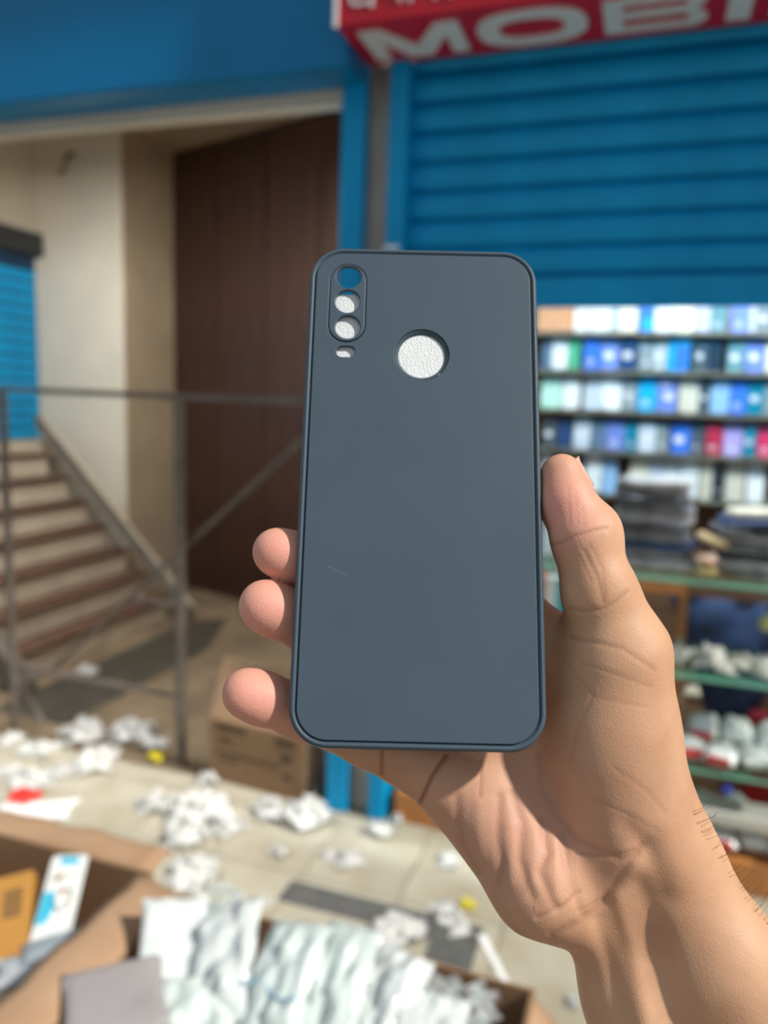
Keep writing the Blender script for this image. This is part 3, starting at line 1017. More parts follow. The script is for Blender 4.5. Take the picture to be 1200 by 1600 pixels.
def carton(name, label, x0, x1, y0, y1, h, flaps):
    t = thing(name, ((x0 + x1) / 2, (y0 + y1) / 2, 0), label, 'box')
    w = 0.006
    MB().box(x0, x1, y0, y0 + w, 0, h).build('side_panel', M_card, t)
    MB().box(x0, x1, y1 - w, y1, 0, h).build('side_panel', M_card, t)
    MB().box(x0, x0 + w, y0 + w, y1 - w, 0, h).build('side_panel', M_card, t)
    MB().box(x1 - w, x1, y0 + w, y1 - w, 0, h).build('side_panel', M_card, t)
    MB().box(x0 + w, x1 - w, y0 + w, y1 - w, 0, 0.006).build('bottom_panel', M_card, t)
    for grid in flaps:
        nu, nv = len(grid), len(grid[0])
        vs = [p for r in grid for p in r]
        fs = [(i * nv + j, (i + 1) * nv + j, (i + 1) * nv + j + 1, i * nv + j + 1) for i in range(nu - 1) for j in range(nv - 1)]
        o = MB().add(vs, fs).build('flap', M_cardlight, t, True)
        so = o.modifiers.new('thick', 'SOLIDIFY')
        so.thickness = 0.005
    return t

rnd = random.Random(11)
def flap_grid(a, b, off, n=14, m=5, curl=0.0, rag=0.0, drop=None):
    """flap hinged on a->b reaching out by off, curling with curl"""
    a, b, off = Vector(a), Vector(b), Vector(off)
    g = []
    for i in range(n + 1):
        t = i / n
        row = []
        rg = 1 + rag * (noise.noise(Vector((t * 9, off.x * 20, 3.1))))
        for j in range(m + 1):
            s = j / m
            p = a.lerp(b, t) + off * s * rg
            p.z += curl * math.sin(math.pi * s * 0.5) * (1 - s * 0.6) + 0.008 * noise.noise(Vector((t * 4, s * 2, 7.7)))
            row.append(p)
        g.append(row)
    return g

BH = 0.45
cartB = carton('cardboard_carton', 'open brown carton full of white plastic packets in the foreground', -0.775, -0.10, 0.55, 1.17, BH, [
    flap_grid((-0.772, 0.55, BH), (-0.772, 1.165, BH), (-0.105, 0.01, 0.005), curl=0.02, rag=0.15),
    flap_grid((-0.76, 1.168, BH), (-0.10, 1.168, BH), (0.0, 0.035, -0.03), n=20, rag=0.9),
    flap_grid((-0.105, 1.165, BH), (-0.105, 0.55, BH), (0.05, 0.0, -0.05), n=14, rag=0.5)])
cartA = carton('cardboard_carton', 'open brown carton holding an orange box and blister packs at left edge', -1.45, -0.89, 0.72, 1.245, 0.42, [
    flap_grid((-1.45, 1.243, 0.42), (-0.895, 1.243, 0.42), (0.0, 0.075, 0.005), n=14, curl=0.01, rag=0.25)])

def crumple(seed, sx, sy, hgt, n=14, fold=1.0, freq=1.0):
    """crumpled sheet as a closed two-sided grid; lowest point on z=0"""
    r = random.Random(seed)
    o = Vector((r.uniform(0, 90), r.uniform(0, 90), r.uniform(0, 90)))
    vs = []
    for i in range(n + 1):
        for j in range(n + 1):
            u, w = i / n - 0.5, j / n - 0.5
            q = Vector((u * 3.2 * freq, w * 3.2 * freq, 0)) + o
            rx = noise.noise(q * 1.3 + Vector((5, 0, 0))) * 0.30 * fold
            ry = noise.noise(q * 1.3 + Vector((0, 9, 0))) * 0.30 * fold
            edge = max(0.0, 1 - (abs(u) * 1.8) ** 4) * max(0.0, 1 - (abs(w) * 1.8) ** 4)
            zz = (abs(noise.noise(q)) * 0.9 + abs(noise.noise(q * 2.3)) * 0.5 + 0.25 * edge) * hgt * (0.35 + 0.65 * edge)
            s = 1 + 0.25 * noise.noise(Vector((u * 2, w * 2, o.x)))
            vs.append(((u * s + rx) * sx, (w * s + ry) * sy, zz))
    zmin = min(v[2] for v in vs)
    vs = [(a, b, c - zmin + 0.001) for a, b, c in vs]
    fs = [(i * (n + 1) + j, (i + 1) * (n + 1) + j, (i + 1) * (n + 1) + j + 1, i * (n + 1) + j + 1) for i in range(n) for j in range(n)]
    return vs, fs

def pillow(seed, w, h, t, n=16, wr=0.12, ex=3.0):
    """sealed flat plastic packet, puffed in the middle, wrinkled; lies in its own xy plane"""
    r = random.Random(seed)
    o = Vector((r.uniform(0, 90), r.uniform(0, 90), r.uniform(0, 90)))
    vs, fs = [], []
    for side in (1, -1):
        for i in range(n + 1):
            for j in range(n + 1):
                u, v = i / n * 2 - 1, j / n * 2 - 1
                e = max(0, 1 - abs(u) ** ex) ** 0.6 * max(0, 1 - abs(v) ** ex) ** 0.6
                nz_ = noise.noise(Vector((u * 2.5, v * 2.5, side * 3)) + o) + 0.6 * noise.noise(Vector((u * 6, v * 5, side * 3)) + o)
                sh = 1 - 0.06 * (1 - abs(v) ** 2) * (abs(u) > 0.9) 
                vs.append((u * w / 2 * sh, v * h / 2, side * t / 2 * e * (1 + wr * 3 * nz_) + t * wr * nz_ * (0.3 + e)))
    N = (n + 1) ** 2
    for i in range(n):
        for j in range(n):
            a, b, c, d = i * (n + 1) + j, (i + 1) * (n + 1) + j, (i + 1) * (n + 1) + j + 1, i * (n + 1) + j + 1
            fs.append((a, b, c, d))
            fs.append((N + d, N + c, N + b, N + a))
    for i in range(n):
        for a, b in ((i * (n + 1), (i + 1) * (n + 1)), ((i + 1) * (n + 1) + n, i * (n + 1) + n), (i + 1, i), (n * (n + 1) + i, n * (n + 1) + i + 1)):
            fs.append((b, a, N + a, N + b))
    return vs, fs

def orient(p, ex_, ey_):
    ex_ = Vector(ex_).normalized()
    ey_ = Vector(ey_)
    ey_ = (ey_ - ex_ * ey_.dot(ex_)).normalized()
    ez_ = ex_.cross(ey_)
    return Matrix(((ex_.x, ey_.x, ez_.x, p[0]), (ex_.y, ey_.y, ez_.y, p[1]), (ex_.z, ey_.z, ez_.z, p[2]), (0, 0, 0, 1)))

# ---- packets in the big carton: centre px, height z, x axis, y axis, size
M_pk = mat('packet_white', (222, 228, 226), 0.22, 0.03, 10, 0.25, 40, coat=0.6)
M_pk2 = mat('packet_mint', (218, 230, 226), 0.2, 0.04, 10, 0.25, 40, coat=0.6)
M_pk3 = mat('packet_grey', (170, 164, 164), 0.35, 0.05, 10, 0.15, 40, coat=0.3)
PK = [
    ((270, 1472), 0.475, (0.9, 0.55, -0.1), (-0.35, 0.75, 0.55), 0.115, 0.145, 0.022, M_pk, 'flat square white packet against the left flap of the big carton', 0.03, 8),
    ((180, 1568), 0.462, (0.75, 0.65, 0.0), (-0.6, 0.75, 0.1), 0.155, 0.16, 0.020, M_pk3, 'dull greyish white flat box in near left corner of the carton', 0.02, 10),
    ((350, 1500), 0.470, (0.8, 0.1, 0.3), (-0.25, 0.8, 0.5), 0.12, 0.19, 0.05, M_pk, 'puffy wrinkled white packet right of the flat square packet', 0.16, 3),
    ((440, 1540), 0.470, (0.85, -0.1, 0.2), (0.2, 0.8, 0.55), 0.12, 0.20, 0.05, M_pk2, 'upright white packet tied with a pale blue band', 0.13, 3),
    ((525, 1555), 0.465, (0.9, -0.1, 0.1), (0.25, 0.75, 0.6), 0.10, 0.21, 0.045, M_pk2, 'shiny mint white packet in the middle of the carton', 0.15, 3),
    ((600, 1575), 0.450, (0.9, -0.2, 0.0), (0.3, 0.75, 0.5), 0.10, 0.18, 0.05, M_pk, 'soft white packet right of the shiny mint packet', 0.17, 3),
    ((660, 1640), 0.430, (0.95, 0.1, 0.0), (0.0, 0.8, 0.4), 0.13, 0.16, 0.05, M_pk, 'white packet near the torn right edge of the carton', 0.17, 3),
    ((300, 1590), 0.450, (0.85, 0.4, 0.0), (-0.4, 0.85, 0.3), 0.14, 0.18, 0.05, M_pk2, 'wrinkled white packet in front of the flat square packet', 0.16, 3),
    ((430, 1640), 0.420, (0.9, 0.1, 0.0), (0.0, 0.9, 0.2), 0.2, 0.2, 0.06, M_pk, 'large white packet low at the bottom of the view', 0.15, 3),
    ((560, 1670), 0.420, (0.9, 0.1, 0.0), (0.0, 0.9, 0.2), 0.18, 0.18, 0.06, M_pk2, 'white packet lying at the near right of the carton', 0.15, 3),
]
for i, (c, z, ax_, ay_, w, h, t, m_, lab, wr, exx) in enumerate(PK):
    p = onz(c[0], c[1], z)
    if i in (7, 8, 9):
        p.z -= 0.05 if i > 7 else 0.025
    v, f = pillow(40 + i, w, h, t, 16, wr, exx)
    o = MB().add(v, f).xf(orient(p, ax_, ay_)).build('plastic_packet', m_, None, True)
    tag(o, lab, 'packet', 'packets in the big carton')
    if 'blue band' in lab:
        mb = MB().tube([(-0.060 + 0.12 * k / 10, -0.02 + 0.01 * math.sin(k * .6), 0.030 + 0.006 * math.sin(k * .9)) for k in range(11)], 0.002, 6).xf(orient(p, ax_, ay_))
        mb.build('rubber_band', mat('blue_band', (150, 205, 235), 0.4), o, True)
FLM = [((350, 1428), 0.475, 0.11, 0.10, 0.05, 'clear crinkled film bunched at the back left corner of the carton'),
       ((700, 1578), 0.440, 0.13, 0.10, 0.05, 'clear crinkled film at the torn right end of the carton')]
for i, (c, z, sx, sy, hh, lab) in enumerate(FLM):
    v, f = crumple(70 + i, sx, sy, hh, 16, 1.2, 1.6)
    p = onz(c[0], c[1], z)
    tag(MB().add(v, f).xf(Matrix.Translation(p)).build('plastic_film', M_film, None, False), lab, 'film')

# ---- contents of the left carton
ob = thing('orange_box', onz(20, 1430, 0.36), 'orange yellow printed box standing in the left carton', 'box')
cb_, ct_ = onz(62, 1480, 0.355), onz(124, 1332, 0.445)
cx_ = onz(160, 1331, 0.445) - onz(90, 1333, 0.445)
OB = orient(onz(8, 1424, 0.385), cx_ + Vector((0.02, 0.03, 0.02)), ct_ - cb_)
M_or = mat('orange_card', (196, 142, 68), 0.5, 0.06, 8)
MB().box(-0.14, 0.048, -0.10, 0.075, -0.05, 0.0, 0.002).xf(OB).build('box_body', M_or, ob)
obb = bpy.data.objects['box_body']
for k in range(6):
    MB().box(-0.005, 0.030, 0.035 - 0.010 * k, 0.041 - 0.010 * k, 0.0, 0.0006).xf(OB).build('printed_line', M_ink, obb)
MB().box(-0.045, -0.038, -0.03, 0.05, 0.0, 0.0006).xf(OB).build('printed_line', M_ink, obb)
bl = thing('blister_pack', onz(95, 1410, 0.40), 'white and cyan hanging card with a coiled cable in left carton', 'package')
BL = orient((cb_ + ct_) / 2, cx_, ct_ - cb_)
M_cy = mat('cyan_print', (60, 190, 222), 0.45, 0.05, 20)
M_gold = mat('gold_plug', (214, 160, 100), 0.3, 0.1, 30, metal=0.6)
v, f = curve_mesh([rrect(0.072, 0.175, 0.008, 5), rrect(0.018, 0.006, 0.0029, 5, 0, 0.078)], 0.0012)
MB().add(v, f).xf(BL).build('backing_card', M_white, bl)
blc = bpy.data.objects['backing_card']
MB().box(-0.018, 0.018, 0.068, 0.0835, 0.0011, 0.0018).xf(BL).build('printed_panel', M_cy, blc)
v, f = curve_mesh([[(-0.034, -0.055), (-0.016, -0.050), (-0.006, -0.018), (-0.016, 0.012), (-0.034, 0.010)]], 0.0004)
MB().add(v, f).xf(BL @ Matrix.Translation((0, 0, 0.0016))).build('printed_panel', M_cy, blc)
MB().box(-0.026, 0.030, 0.046, 0.0475, 0.0011, 0.0018).xf(BL).build('printed_line', M_gold, blc)
MB().box(-0.027, -0.0255, 0.012, 0.046, 0.0011, 0.0018).xf(BL).build('printed_line', M_gold, blc)
MB().tube([(0.010 + 0.016 * math.cos(a), -0.004 + 0.022 * math.sin(a), 0.006 + 0.0015 * math.sin(a * 2.5)) for a in [k * 0.33 for k in range(36)]], 0.0028, 7).xf(BL).build('cable', M_white, bl, True)
for a, b in (((-0.014, 0.036), (-0.004, 0.040)), ((0.000, 0.006), (0.008, 0.010)), ((0.016, -0.016), (0.024, -0.012))):
    MB().tube([(a[0], a[1], 0.007), (b[0], b[1], 0.007)], 0.0042, 8).xf(BL).build('plug', M_gold, bl, True)
for i, (c, z, ax_, ay_, w, h, m_, lab) in enumerate([
        ((95, 1475), 0.40, (0.75, 0.6, 0.1), (-0.6, 0.7, 0.1), 0.14, 0.05, mat('grey_pack', (160, 172, 180), 0.35, 0.2, 20, coat=0.4), 'grey blue blister pack lying under the cyan card'),
        ((70, 1508), 0.38, (0.75, 0.6, 0.0), (-0.6, 0.7, 0.2), 0.16, 0.06, mat('silver_pack', (184, 190, 196), 0.3, 0.15, 20, coat=0.4), 'silver blister pack lowest in the left carton'),
        ((30, 1530), 0.36, (0.8, 0.5, 0.0), (-0.5, 0.8, 0.1), 0.13, 0.09, mat('beige_pack', (196, 188, 170), 0.5), 'beige paper pack at the near side of the left carton')]):
    v, f = pillow(90 + i, w, h, 0.016, 10, 0.05, 6)
    tag(MB().add(v, f).xf(orient(onz(c[0], c[1], z), ax_, ay_)).build('blister_pack', m_, None, True), lab, 'package')

# ================================================================== LITTER on the floor
M_lr = mat('red_paper', (214, 52, 40), 0.6)
M_ly = mat('yellow_film', (222, 206, 30), 0.5)
M_lp = mat('white_paper', (226, 226, 226), 0.7, 0.03, 10)
LIT = [  # px, py, size, height, label
    (60, 1172, 0.13, 0.045, 'white plastic scrap left of the stand near the frame edge'),
    (15, 1158, 0.10, 0.04, 'white plastic scrap touching the left edge of view'),
    (128, 1148, 0.16, 0.07, 'large crumpled white bag at the foot of the stairs'),
    (205, 1150, 0.17, 0.08, 'bunched clear white bag just left of the centre post'),
    (150, 1192, 0.20, 0.05, 'flat torn white bag in front of the bunched bags'),
    (240, 1165, 0.09, 0.05, 'small white scrap near the foot of the centre post'),
    (92, 1208, 0.09, 0.03, 'small white scrap beside the flat torn bag'),
    (45, 1225, 0.16, 0.05, 'wrinkled white film behind the red and white paper'),
    (10, 1208, 0.09, 0.03, 'small white scrap above the red and white paper at left edge'),
    (238, 1262, 0.10, 0.07, 'upright torn white corner of a bag left of the litter heap'),
    (325, 1222, 0.07, 0.05, 'small white ball of film by the carton corner'),
    (305, 1268, 0.20, 0.07, 'wide heap of clear film before the carton'),
    (340, 1290, 0.16, 0.05, 'crumpled film at the right of the wide heap'),
    (290, 1310, 0.16, 0.05, 'crumpled clear film below the wide heap'),
    (420, 1272, 0.13, 0.06, 'crumpled white bag directly before the carton front'),
    (480, 1278, 0.16, 0.08, 'tall white puffed bag before the right corner of the carton'),
    (488, 1238, 0.05, 0.05, 'small upright white scrap against the carton side'),
    (592, 1302, 0.09, 0.05, 'white twisted scrap at the base of the pillar'),
    (622, 1282, 0.06, 0.04, 'greyish scrap beside the pillar base'),
    (436, 1334, 0.06, 0.03, 'small white ball left of the dark patch'),
    (545, 1346, 0.08, 0.04, 'white ball of film above the dark patch'),
    (515, 1340, 0.06, 0.02, 'grey clear scrap beside the white ball of film'),
    (700, 1348, 0.07, 0.03, 'white scrap beside the edge of the palm'),
    (300, 1365, 0.14, 0.04, 'flattened film behind the carton corner'),
    (325, 1372, 0.06, 0.03, 'small scrap touching the flattened film'),
    (610, 1468, 0.17, 0.04, 'wide white film lying on the dark patch edge'),
    (700, 1432, 0.08, 0.04, 'white scrap on the corner of the dark patch'),
    (718, 1455, 0.06, 0.03, 'clear scrap on the corner of the dark patch'),
    (895, 1570, 0.04, 0.02, 'tiny white scrap on bare tiles near the wrist'),
    (138, 1052, 0.09, 0.05, 'white scrap at the stair foot'),
]
for i, (x, y, s, hh, lab) in enumerate(LIT):
    v, f = crumple(200 + i, s, s * random.Random(i).uniform(0.6, 0.95), hh, 12, 1.0, 1.2)
    p = onz(x, y, 0.0)
    film = i in (3, 11, 13, 21, 27, 23)
    o = MB().add(v, f).xf(Matrix.Translation((p.x, p.y, 0.001)) @ Matrix.Rotation(i * 1.3, 4, 'Z')).build('plastic_scrap', M_litter, None, True)
    tag(o, lab, 'litter', 'white plastic litter on the floor')
for x, y, s, m_, lab in ((36, 1249, 0.10, M_lr, 'bright red scrap on the white paper at left'), (245, 1186, 0.07, M_ly, 'yellow scrap by the foot of the centre post'),
                         (731, 1419, 0.035, M_ly, 'tiny yellow scrap beside the dark patch')):
    v, f = crumple(int(x), s, s * 0.8, 0.03, 10)
    p = onz(x, y, 0.0)
    tag(MB().add(v, f).xf(Matrix.Translation((p.x, p.y, 0.006))).build('coloured_scrap', m_, None, True), lab, 'litter')
v, f = crumple(301, 0.26, 0.13, 0.012, 12, 0.4)
p = onz(55, 1268, 0)
tag(MB().add(v, f).xf(Matrix.Translation((p.x, p.y, 0.001)) @ Matrix.Rotation(0.5, 4, 'Z')).build('paper_sheet', M_lp, None, True), 'white paper sheet with grey fold behind the left carton', 'paper')
a, b = onz(752, 1462, 0), onz(795, 1545, 0)
d_ = (b - a).normalized()
s_ = Vector((-d_.y, d_.x, 0)) * 0.011
tag(flat_poly([a - s_, b - s_ * 0.7, b + s_ * 0.7, a + s_], 0.002).xf(Matrix.Translation((0, 0, 0.0015))).build('paper_strip', M_lp, None), 'long thin white paper strip on the tiles', 'paper')

# ================================================================== SHOP SHELVES with phone cases
SY = 3.60
SHZ = [1.732, 1.567, 1.392, 1.214, 1.020]
rack = thing('display_rack', (0.4, 3.68, 0.98), 'brown wall rack of five thin shelves holding phone cases', 'rack')
for z in SHZ:
    MB().box(-0.86, 2.0, 3.56, 3.78, z - 0.014, z, 0.002).build('shelf', mat('shelf_board', (126, 118, 100), 0.5, 0.1, 8), rack)
for x in (-0.86, 0.83, 1.98):
    MB().box(x - 0.012, x + 0.012, 3.57, 3.78, 0.95, 1.95).build('upright', M_shopwood, rack)
CM = {}
COLN = {'white': (240, 243, 240), 'cream': (240, 230, 200), 'clear': (178, 184, 180), 'blue': (62, 118, 216), 'cyan': (30, 178, 232), 'lilac': (196, 198, 220), 'grey teal': (108, 146, 148),
        'periwinkle': (116, 136, 206), 'grey': (138, 144, 142), 'green': (86, 176, 128), 'navy': (44, 66, 104), 'black': (38, 44, 52), 'pale blue': (150, 190, 226), 'teal': (18, 128, 150),
        'beige': (214, 206, 184), 'dark grey': (78, 84, 86), 'silver': (206, 214, 222), 'slate': (96, 116, 136), 'red': (186, 36, 62), 'lavender': (178, 160, 216), 'pink': (216, 40, 84), 'tan': (222, 160, 116),
        'mint': (196, 236, 214)}
def cmat(c):
    if c not in CM:
        CM[c] = mat('case_' + c.replace(' ', '_'), COLN[c], 0.22, 0.06, 12, coat=0.5)
    return CM[c]
M_ring = mat('ring_white', (226, 224, 226), 0.3)
ROWS = [
    [(65, 130, 'tan', 'B'), (130, 240, 'tan', 'B'), (245, 315, 'white', ''), (320, 425, 'white', ''), (425, 463, 'clear', 'r'), (465, 557, 'cream', ''), (563, 640, 'blue', 'c'), (642, 735, 'white', ''),
     (737, 840, 'cream', ''), (845, 918, 'lilac', 'rr'), (920, 1000, 'grey teal', 'r'), (1018, 1110, 'periwinkle', 'r'), (1112, 1142, 'lilac', ''), (1146, 1225, 'grey', 'R')],
    [(85, 133, 'slate', ''), (135, 213, 'white', ''), (215, 272, 'green', ''), (290, 375, 'blue', 'r'), (380, 466, 'periwinkle', 'R'), (470, 557, 'navy', 'R'), (565, 628, 'grey', 'rr'), (632, 700, 'clear', 'R'),
     (705, 813, 'cyan', 'w'), (835, 900, 'dark grey', 'R'), (905, 975, 'black', ''), (1000, 1085, 'grey teal', 'R'), (1090, 1186, 'periwinkle', 'R'), (1192, 1260, 'cream', '')],
    [(80, 180, 'mint', ''), (185, 272, 'white', ''), (290, 385, 'silver', ''), (388, 480, 'white', ''), (485, 555, 'grey', 'rrR'), (560, 650, 'cyan', 'r'), (654, 755, 'periwinkle', 'rR'), (765, 860, 'beige', ''),
     (865, 915, 'dark grey', 'R'), (920, 1010, 'pale blue', ''), (1014, 1100, 'blue', 'r'), (1104, 1180, 'teal', 'R'), (1184, 1260, 'grey', '')],
    [(90, 157, 'dark grey', 'R'), (165, 236, 'navy', ''), (242, 325, 'silver', 'R'), (330, 400, 'slate', ''), (404, 492, 'periwinkle', 'r'), (498, 560, 'teal', 'r'), (565, 650, 'silver', 'R'), (655, 712, 'grey', 'r'),
     (725, 822, 'blue', 'R'), (825, 890, 'dark grey', 'r'), (898, 980, 'red', 'r'), (985, 1080, 'lavender', 'r'), (1085, 1148, 'teal', 'R'), (1155, 1240, 'pink', 'r')],
    [(85, 132, 'white', ''), (240, 292, 'black', ''), (300, 380, 'white', ''), (385, 460, 'pale blue', ''), (520, 610, 'cream', ''), (615, 700, 'silver', 'r'), (702, 768, 'white', ''), (770, 862, 'white', ''),
     (870, 930, 'beige', ''), (935, 992, 'black', 'r'), (998, 1092, 'beige', ''), (1104, 1192, 'white', '')],
]
RN = ['top', 'second', 'third', 'fourth', 'fifth']
ORD = ['first', 'second', 'third', 'fourth', 'fifth', 'sixth', 'seventh', 'eighth', 'ninth', 'tenth', 'eleventh', 'twelfth', 'thirteenth', 'fourteenth', 'fifteenth']
CASE_MESH = {}
rnd = random.Random(3)
for ri, row in enumerate(ROWS):
    z = SHZ[ri]
    ymid = 440 + (170 + 185 * ri) / 3.158
    for ci, (a, b, colr, st_) in enumerate(row):
        xa, xb = ony(820 + a / 3.158, ymid, SY).x, ony(820 + b / 3.158, ymid, SY).x
        w = xb - xa
        h = {0: 0.128, 1: 0.142, 2: 0.150, 3: 0.138, 4: 0.165}[ri] * rnd.uniform(0.97, 1.04)
        lean = math.radians(rnd.uniform(-12, -6))
        tw = rnd.uniform(-0.10, 0.10)
        Mx = Matrix.Translation(((xa + xb) / 2, SY - 0.005, z + 0.0015)) @ Matrix.Rotation(tw, 4, 'Z') @ Matrix.Rotation(lean, 4, 'X')
        lab = '%s phone case, %s from the left on the %s shelf' % (colr, ORD[ci], RN[ri])
        if 'B' in st_:
            o = MB().box(-w / 2, w / 2, -0.02, 0.03, 0, h, 0.003).xf(Mx).build('package_box', cmat(colr), None)
            tag(o, '%s cardboard box, %s from the left on the %s shelf' % (colr, ORD[ci], RN[ri]), 'box', 'phone cases on the wall rack')
            continue
        v, f = curve_mesh([rrect(w, h, min(0.014, w * 0.3), 4, 0, h / 2)], 0.0055, 0.002, 1)
        R_ = Mx @ Matrix(((1, 0, 0, 0), (0, 0, -1, 0), (0, 1, 0, 0), (0, 0, 0, 1)))
        o = MB().add(v, f).xf(R_).build('phone_case', cmat(colr), None)
        tag(o, lab, 'phone case', 'phone cases on the wall rack')
        k = 0
        for s in st_:
            if s in 'rR':
                rr_ = min(w * (0.30 if s == 'R' else 0.22), 0.022)
                cz = h * (0.45 if s == 'R' else (0.80 if k == 0 and len(st_) > 1 else 0.24))
                v2, f2 = curve_mesh([circ(w * 0.08 * (1 if k % 2 else -1), cz, rr_, rr_ * 0.8, 16)] + ([circ(w * 0.08 * (1 if k % 2 else -1), cz, rr_ * 0.6, rr_ * 0.45, 16)] if s == 'r' else []), 0.001)
                MB().add(v2, f2).xf(R_ @ Matrix.Translation((0, 0, 0.0060))).build('round_sticker', M_ring, o)
                k += 1
            elif s in 'cw':
                v2, f2 = curve_mesh([rrect(w * 0.62, h * (0.42 if s == 'c' else 0.72), 0.004, 3, w * 0.14, h * (0.26 if s == 'c' else 0.4))], 0.0006)
                MB().add(v2, f2).xf(R_ @ Matrix.Translation((0, 0, 0.0058))).build('cyan_panel' if s == 'c' else 'blue_panel', cmat('cyan' if s == 'c' else 'blue'), o)

# ================================================================== GLASS COUNTER
gc = thing('glass_counter', (0.5, 2.45, 0), 'glass shop counter with green-edged shelves on a wooden frame', 'counter')
CX0, CX1, CY0, CY1 = -0.70, 1.9, FY, 2.66
for z in (0.918, 0.637, 0.356):
    MB().box(CX0, CX1, CY0 + 0.004, CY1, z - 0.007, z).build('glass_shelf', M_glass, gc)
    MB().box(CX0, CX1, CY0, CY0 + 0.004, z - 0.007, z).build('glass_edge', M_glassedge, gc)
MB().box(CX0, CX1, CY0, CY1, 0.0, 0.10, 0.004).build('plinth', M_orangewood, gc)
MB().box(CX0, CX1, CY1 + 0.30, CY1 + 0.32, 0.0, 0.90).build('back_panel', M_shopwood, gc)
for x in (-0.69, 0.165, 1.0, 1.88):
    MB().box(x - 0.014, x + 0.014, CY1 - 0.03, CY1, 0.10, 0.908).build('upright', M_orangewood, gc)
MB().box(-0.08, 0.15, CY0 + 0.02, CY0 + 0.05, 0.872, 0.908).build('cross_rail', M_orangewood, gc)
MB().box(0.17, 1.0, CY1 - 0.05, CY1 - 0.02, 0.875, 0.90).build('cross_rail', M_orangewood, gc)

# stacks of dark pouches on the counter
def pouch(seed, w, d, t):
    r = random.Random(seed)
    o = Vector((r.uniform(0, 50), r.uniform(0, 50), 0))
    vs, fs = [], []
    n, mth = 28, 5
    prof_ = [(0.0, 0), (0.82, 0), (0.97, 0.2), (1.0, 0.5), (0.97, 0.8), (0.82, 1), (0.0, 1)]
    for (k, zt_) in prof_:
        for j in range(n):
            a = 2 * math.pi * j / n
            c, s = math.cos(a), math.sin(a)
            e = 4.0
            rr_ = (abs(c) ** e + abs(s) ** e) ** (-1 / e)
            x, y = k * rr_ * c * w / 2, k * rr_ * s * d / 2
            zz = zt_ * t + 0.007 * noise.noise(Vector((x * 12, y * 12, 0)) + o) * (1 if k > 0.1 else 0.4)
            vs.append((x, y, zz))
    for i in range(len(prof_) - 1):
        for j in range(n):
            fs.append((i * n + j, i * n + (j + 1) % n, (i + 1) * n + (j + 1) % n, (i + 1) * n + j))
    return vs, fs
M_blk = [mat('pouch_charcoal', (142, 139, 140), 0.35, 0.4, 14, 0.3, 50), mat('pouch_black', (92, 89, 90), 0.35, 0.4, 14, 0.3, 50), mat('pouch_navy', (64, 84, 124), 0.4, 0.2, 14, 0.3, 50), mat('pouch_grey', (190, 187, 186), 0.35, 0.25, 14, 0.3, 50)]
seq = [3, 0, 2, 0, 1, 3, 0, 1, 0, 3]
names = ['bottom', 'second', 'third', 'fourth', 'fifth', 'sixth', 'seventh', 'eighth', 'ninth', 'top']
cn = ['charcoal', 'black', 'navy', 'grey']
z = 0.919
for i in range(10):
    t = 0.026 if i else 0.030
    r = random.Random(i)
    v, f = pouch(400 + i, 0.27 - 0.006 * i, 0.17, t)
    k = seq[i]
    o = MB().add(v, f).xf(Matrix.Translation((0.045 + r.uniform(-0.012, 0.012), 2.50 + r.uniform(-0.01, 0.01), z + 0.004)) @ Matrix.Rotation(r.uniform(-0.12, 0.12), 4, 'Z')).build('pouch', M_blk[k], None, True)
    tag(o, '%s soft pouch, %s of the stack beside the thumb' % (cn[k], names[i]), 'pouch', 'pouches stacked on the counter beside the thumb')
    z += t + 0.001
z = 0.919
seq2 = [0, 3, 1, 0, 3, 1, 2]
nm2 = ['bottom', 'second', 'third', 'fourth', 'fifth', 'sixth', 'top']
for i in range(7):
    r = random.Random(50 + i)
    v, f = pouch(500 + i, 0.30, 0.17, 0.024)
    k = seq2[i]
    o = MB().add(v, f).xf(Matrix.Translation((0.37 + r.uniform(-0.012, 0.012), 2.49, z + 0.004)) @ Matrix.Rotation(r.uniform(-0.1, 0.1), 4, 'Z')).build('pouch', M_blk[k], None, True)
    tag(o, '%s soft pouch, %s of the right-hand stack on the counter' % (cn[k], nm2[i]), 'pouch', 'pouches in the right-hand stack')
    z += 0.025
v, f = pouch(600, 0.26, 0.15, 0.022)
tag(MB().add(v, f).xf(Matrix.Translation((0.38, 2.49, z + 0.005))).build('pouch', mat('pouch_cream', (226, 218, 196), 0.5, 0.05, 10, 0.2, 40), None, True), 'cream coloured pouch on top of the right-hand dark stack', 'pouch')
v, f = pouch(601, 0.10, 0.08, 0.020)
tag(MB().add(v, f).xf(Matrix.Translation((0.215, 2.44, 0.95 + 0.065)) @ Matrix.Rotation(0.3, 4, 'Y')).build('tan_packet', mat('tan_packet', (206, 176, 130), 0.5), None, True), 'small tan packet wedged between the two pouch stacks', 'packet')
for i, (x, zz, c, s, lab) in enumerate(((0.205, 0.955, (196, 150, 120), 0.035, 'rose tan wrapped trinket between the pouch stacks'), (0.205, 0.923, (222, 190, 130), 0.03, 'yellowish wrapped trinket low between the stacks'))):
    v, f = pillow(620 + i, 0.06, 0.05, 0.03, 10, 0.12)
    tag(MB().add(v, f).xf(Matrix.Translation((x, 2.40, zz + 0.016))).build('trinket', mat('trinket_%d' % i, c, 0.3, 0.1, 30), None, True), lab, 'trinket')
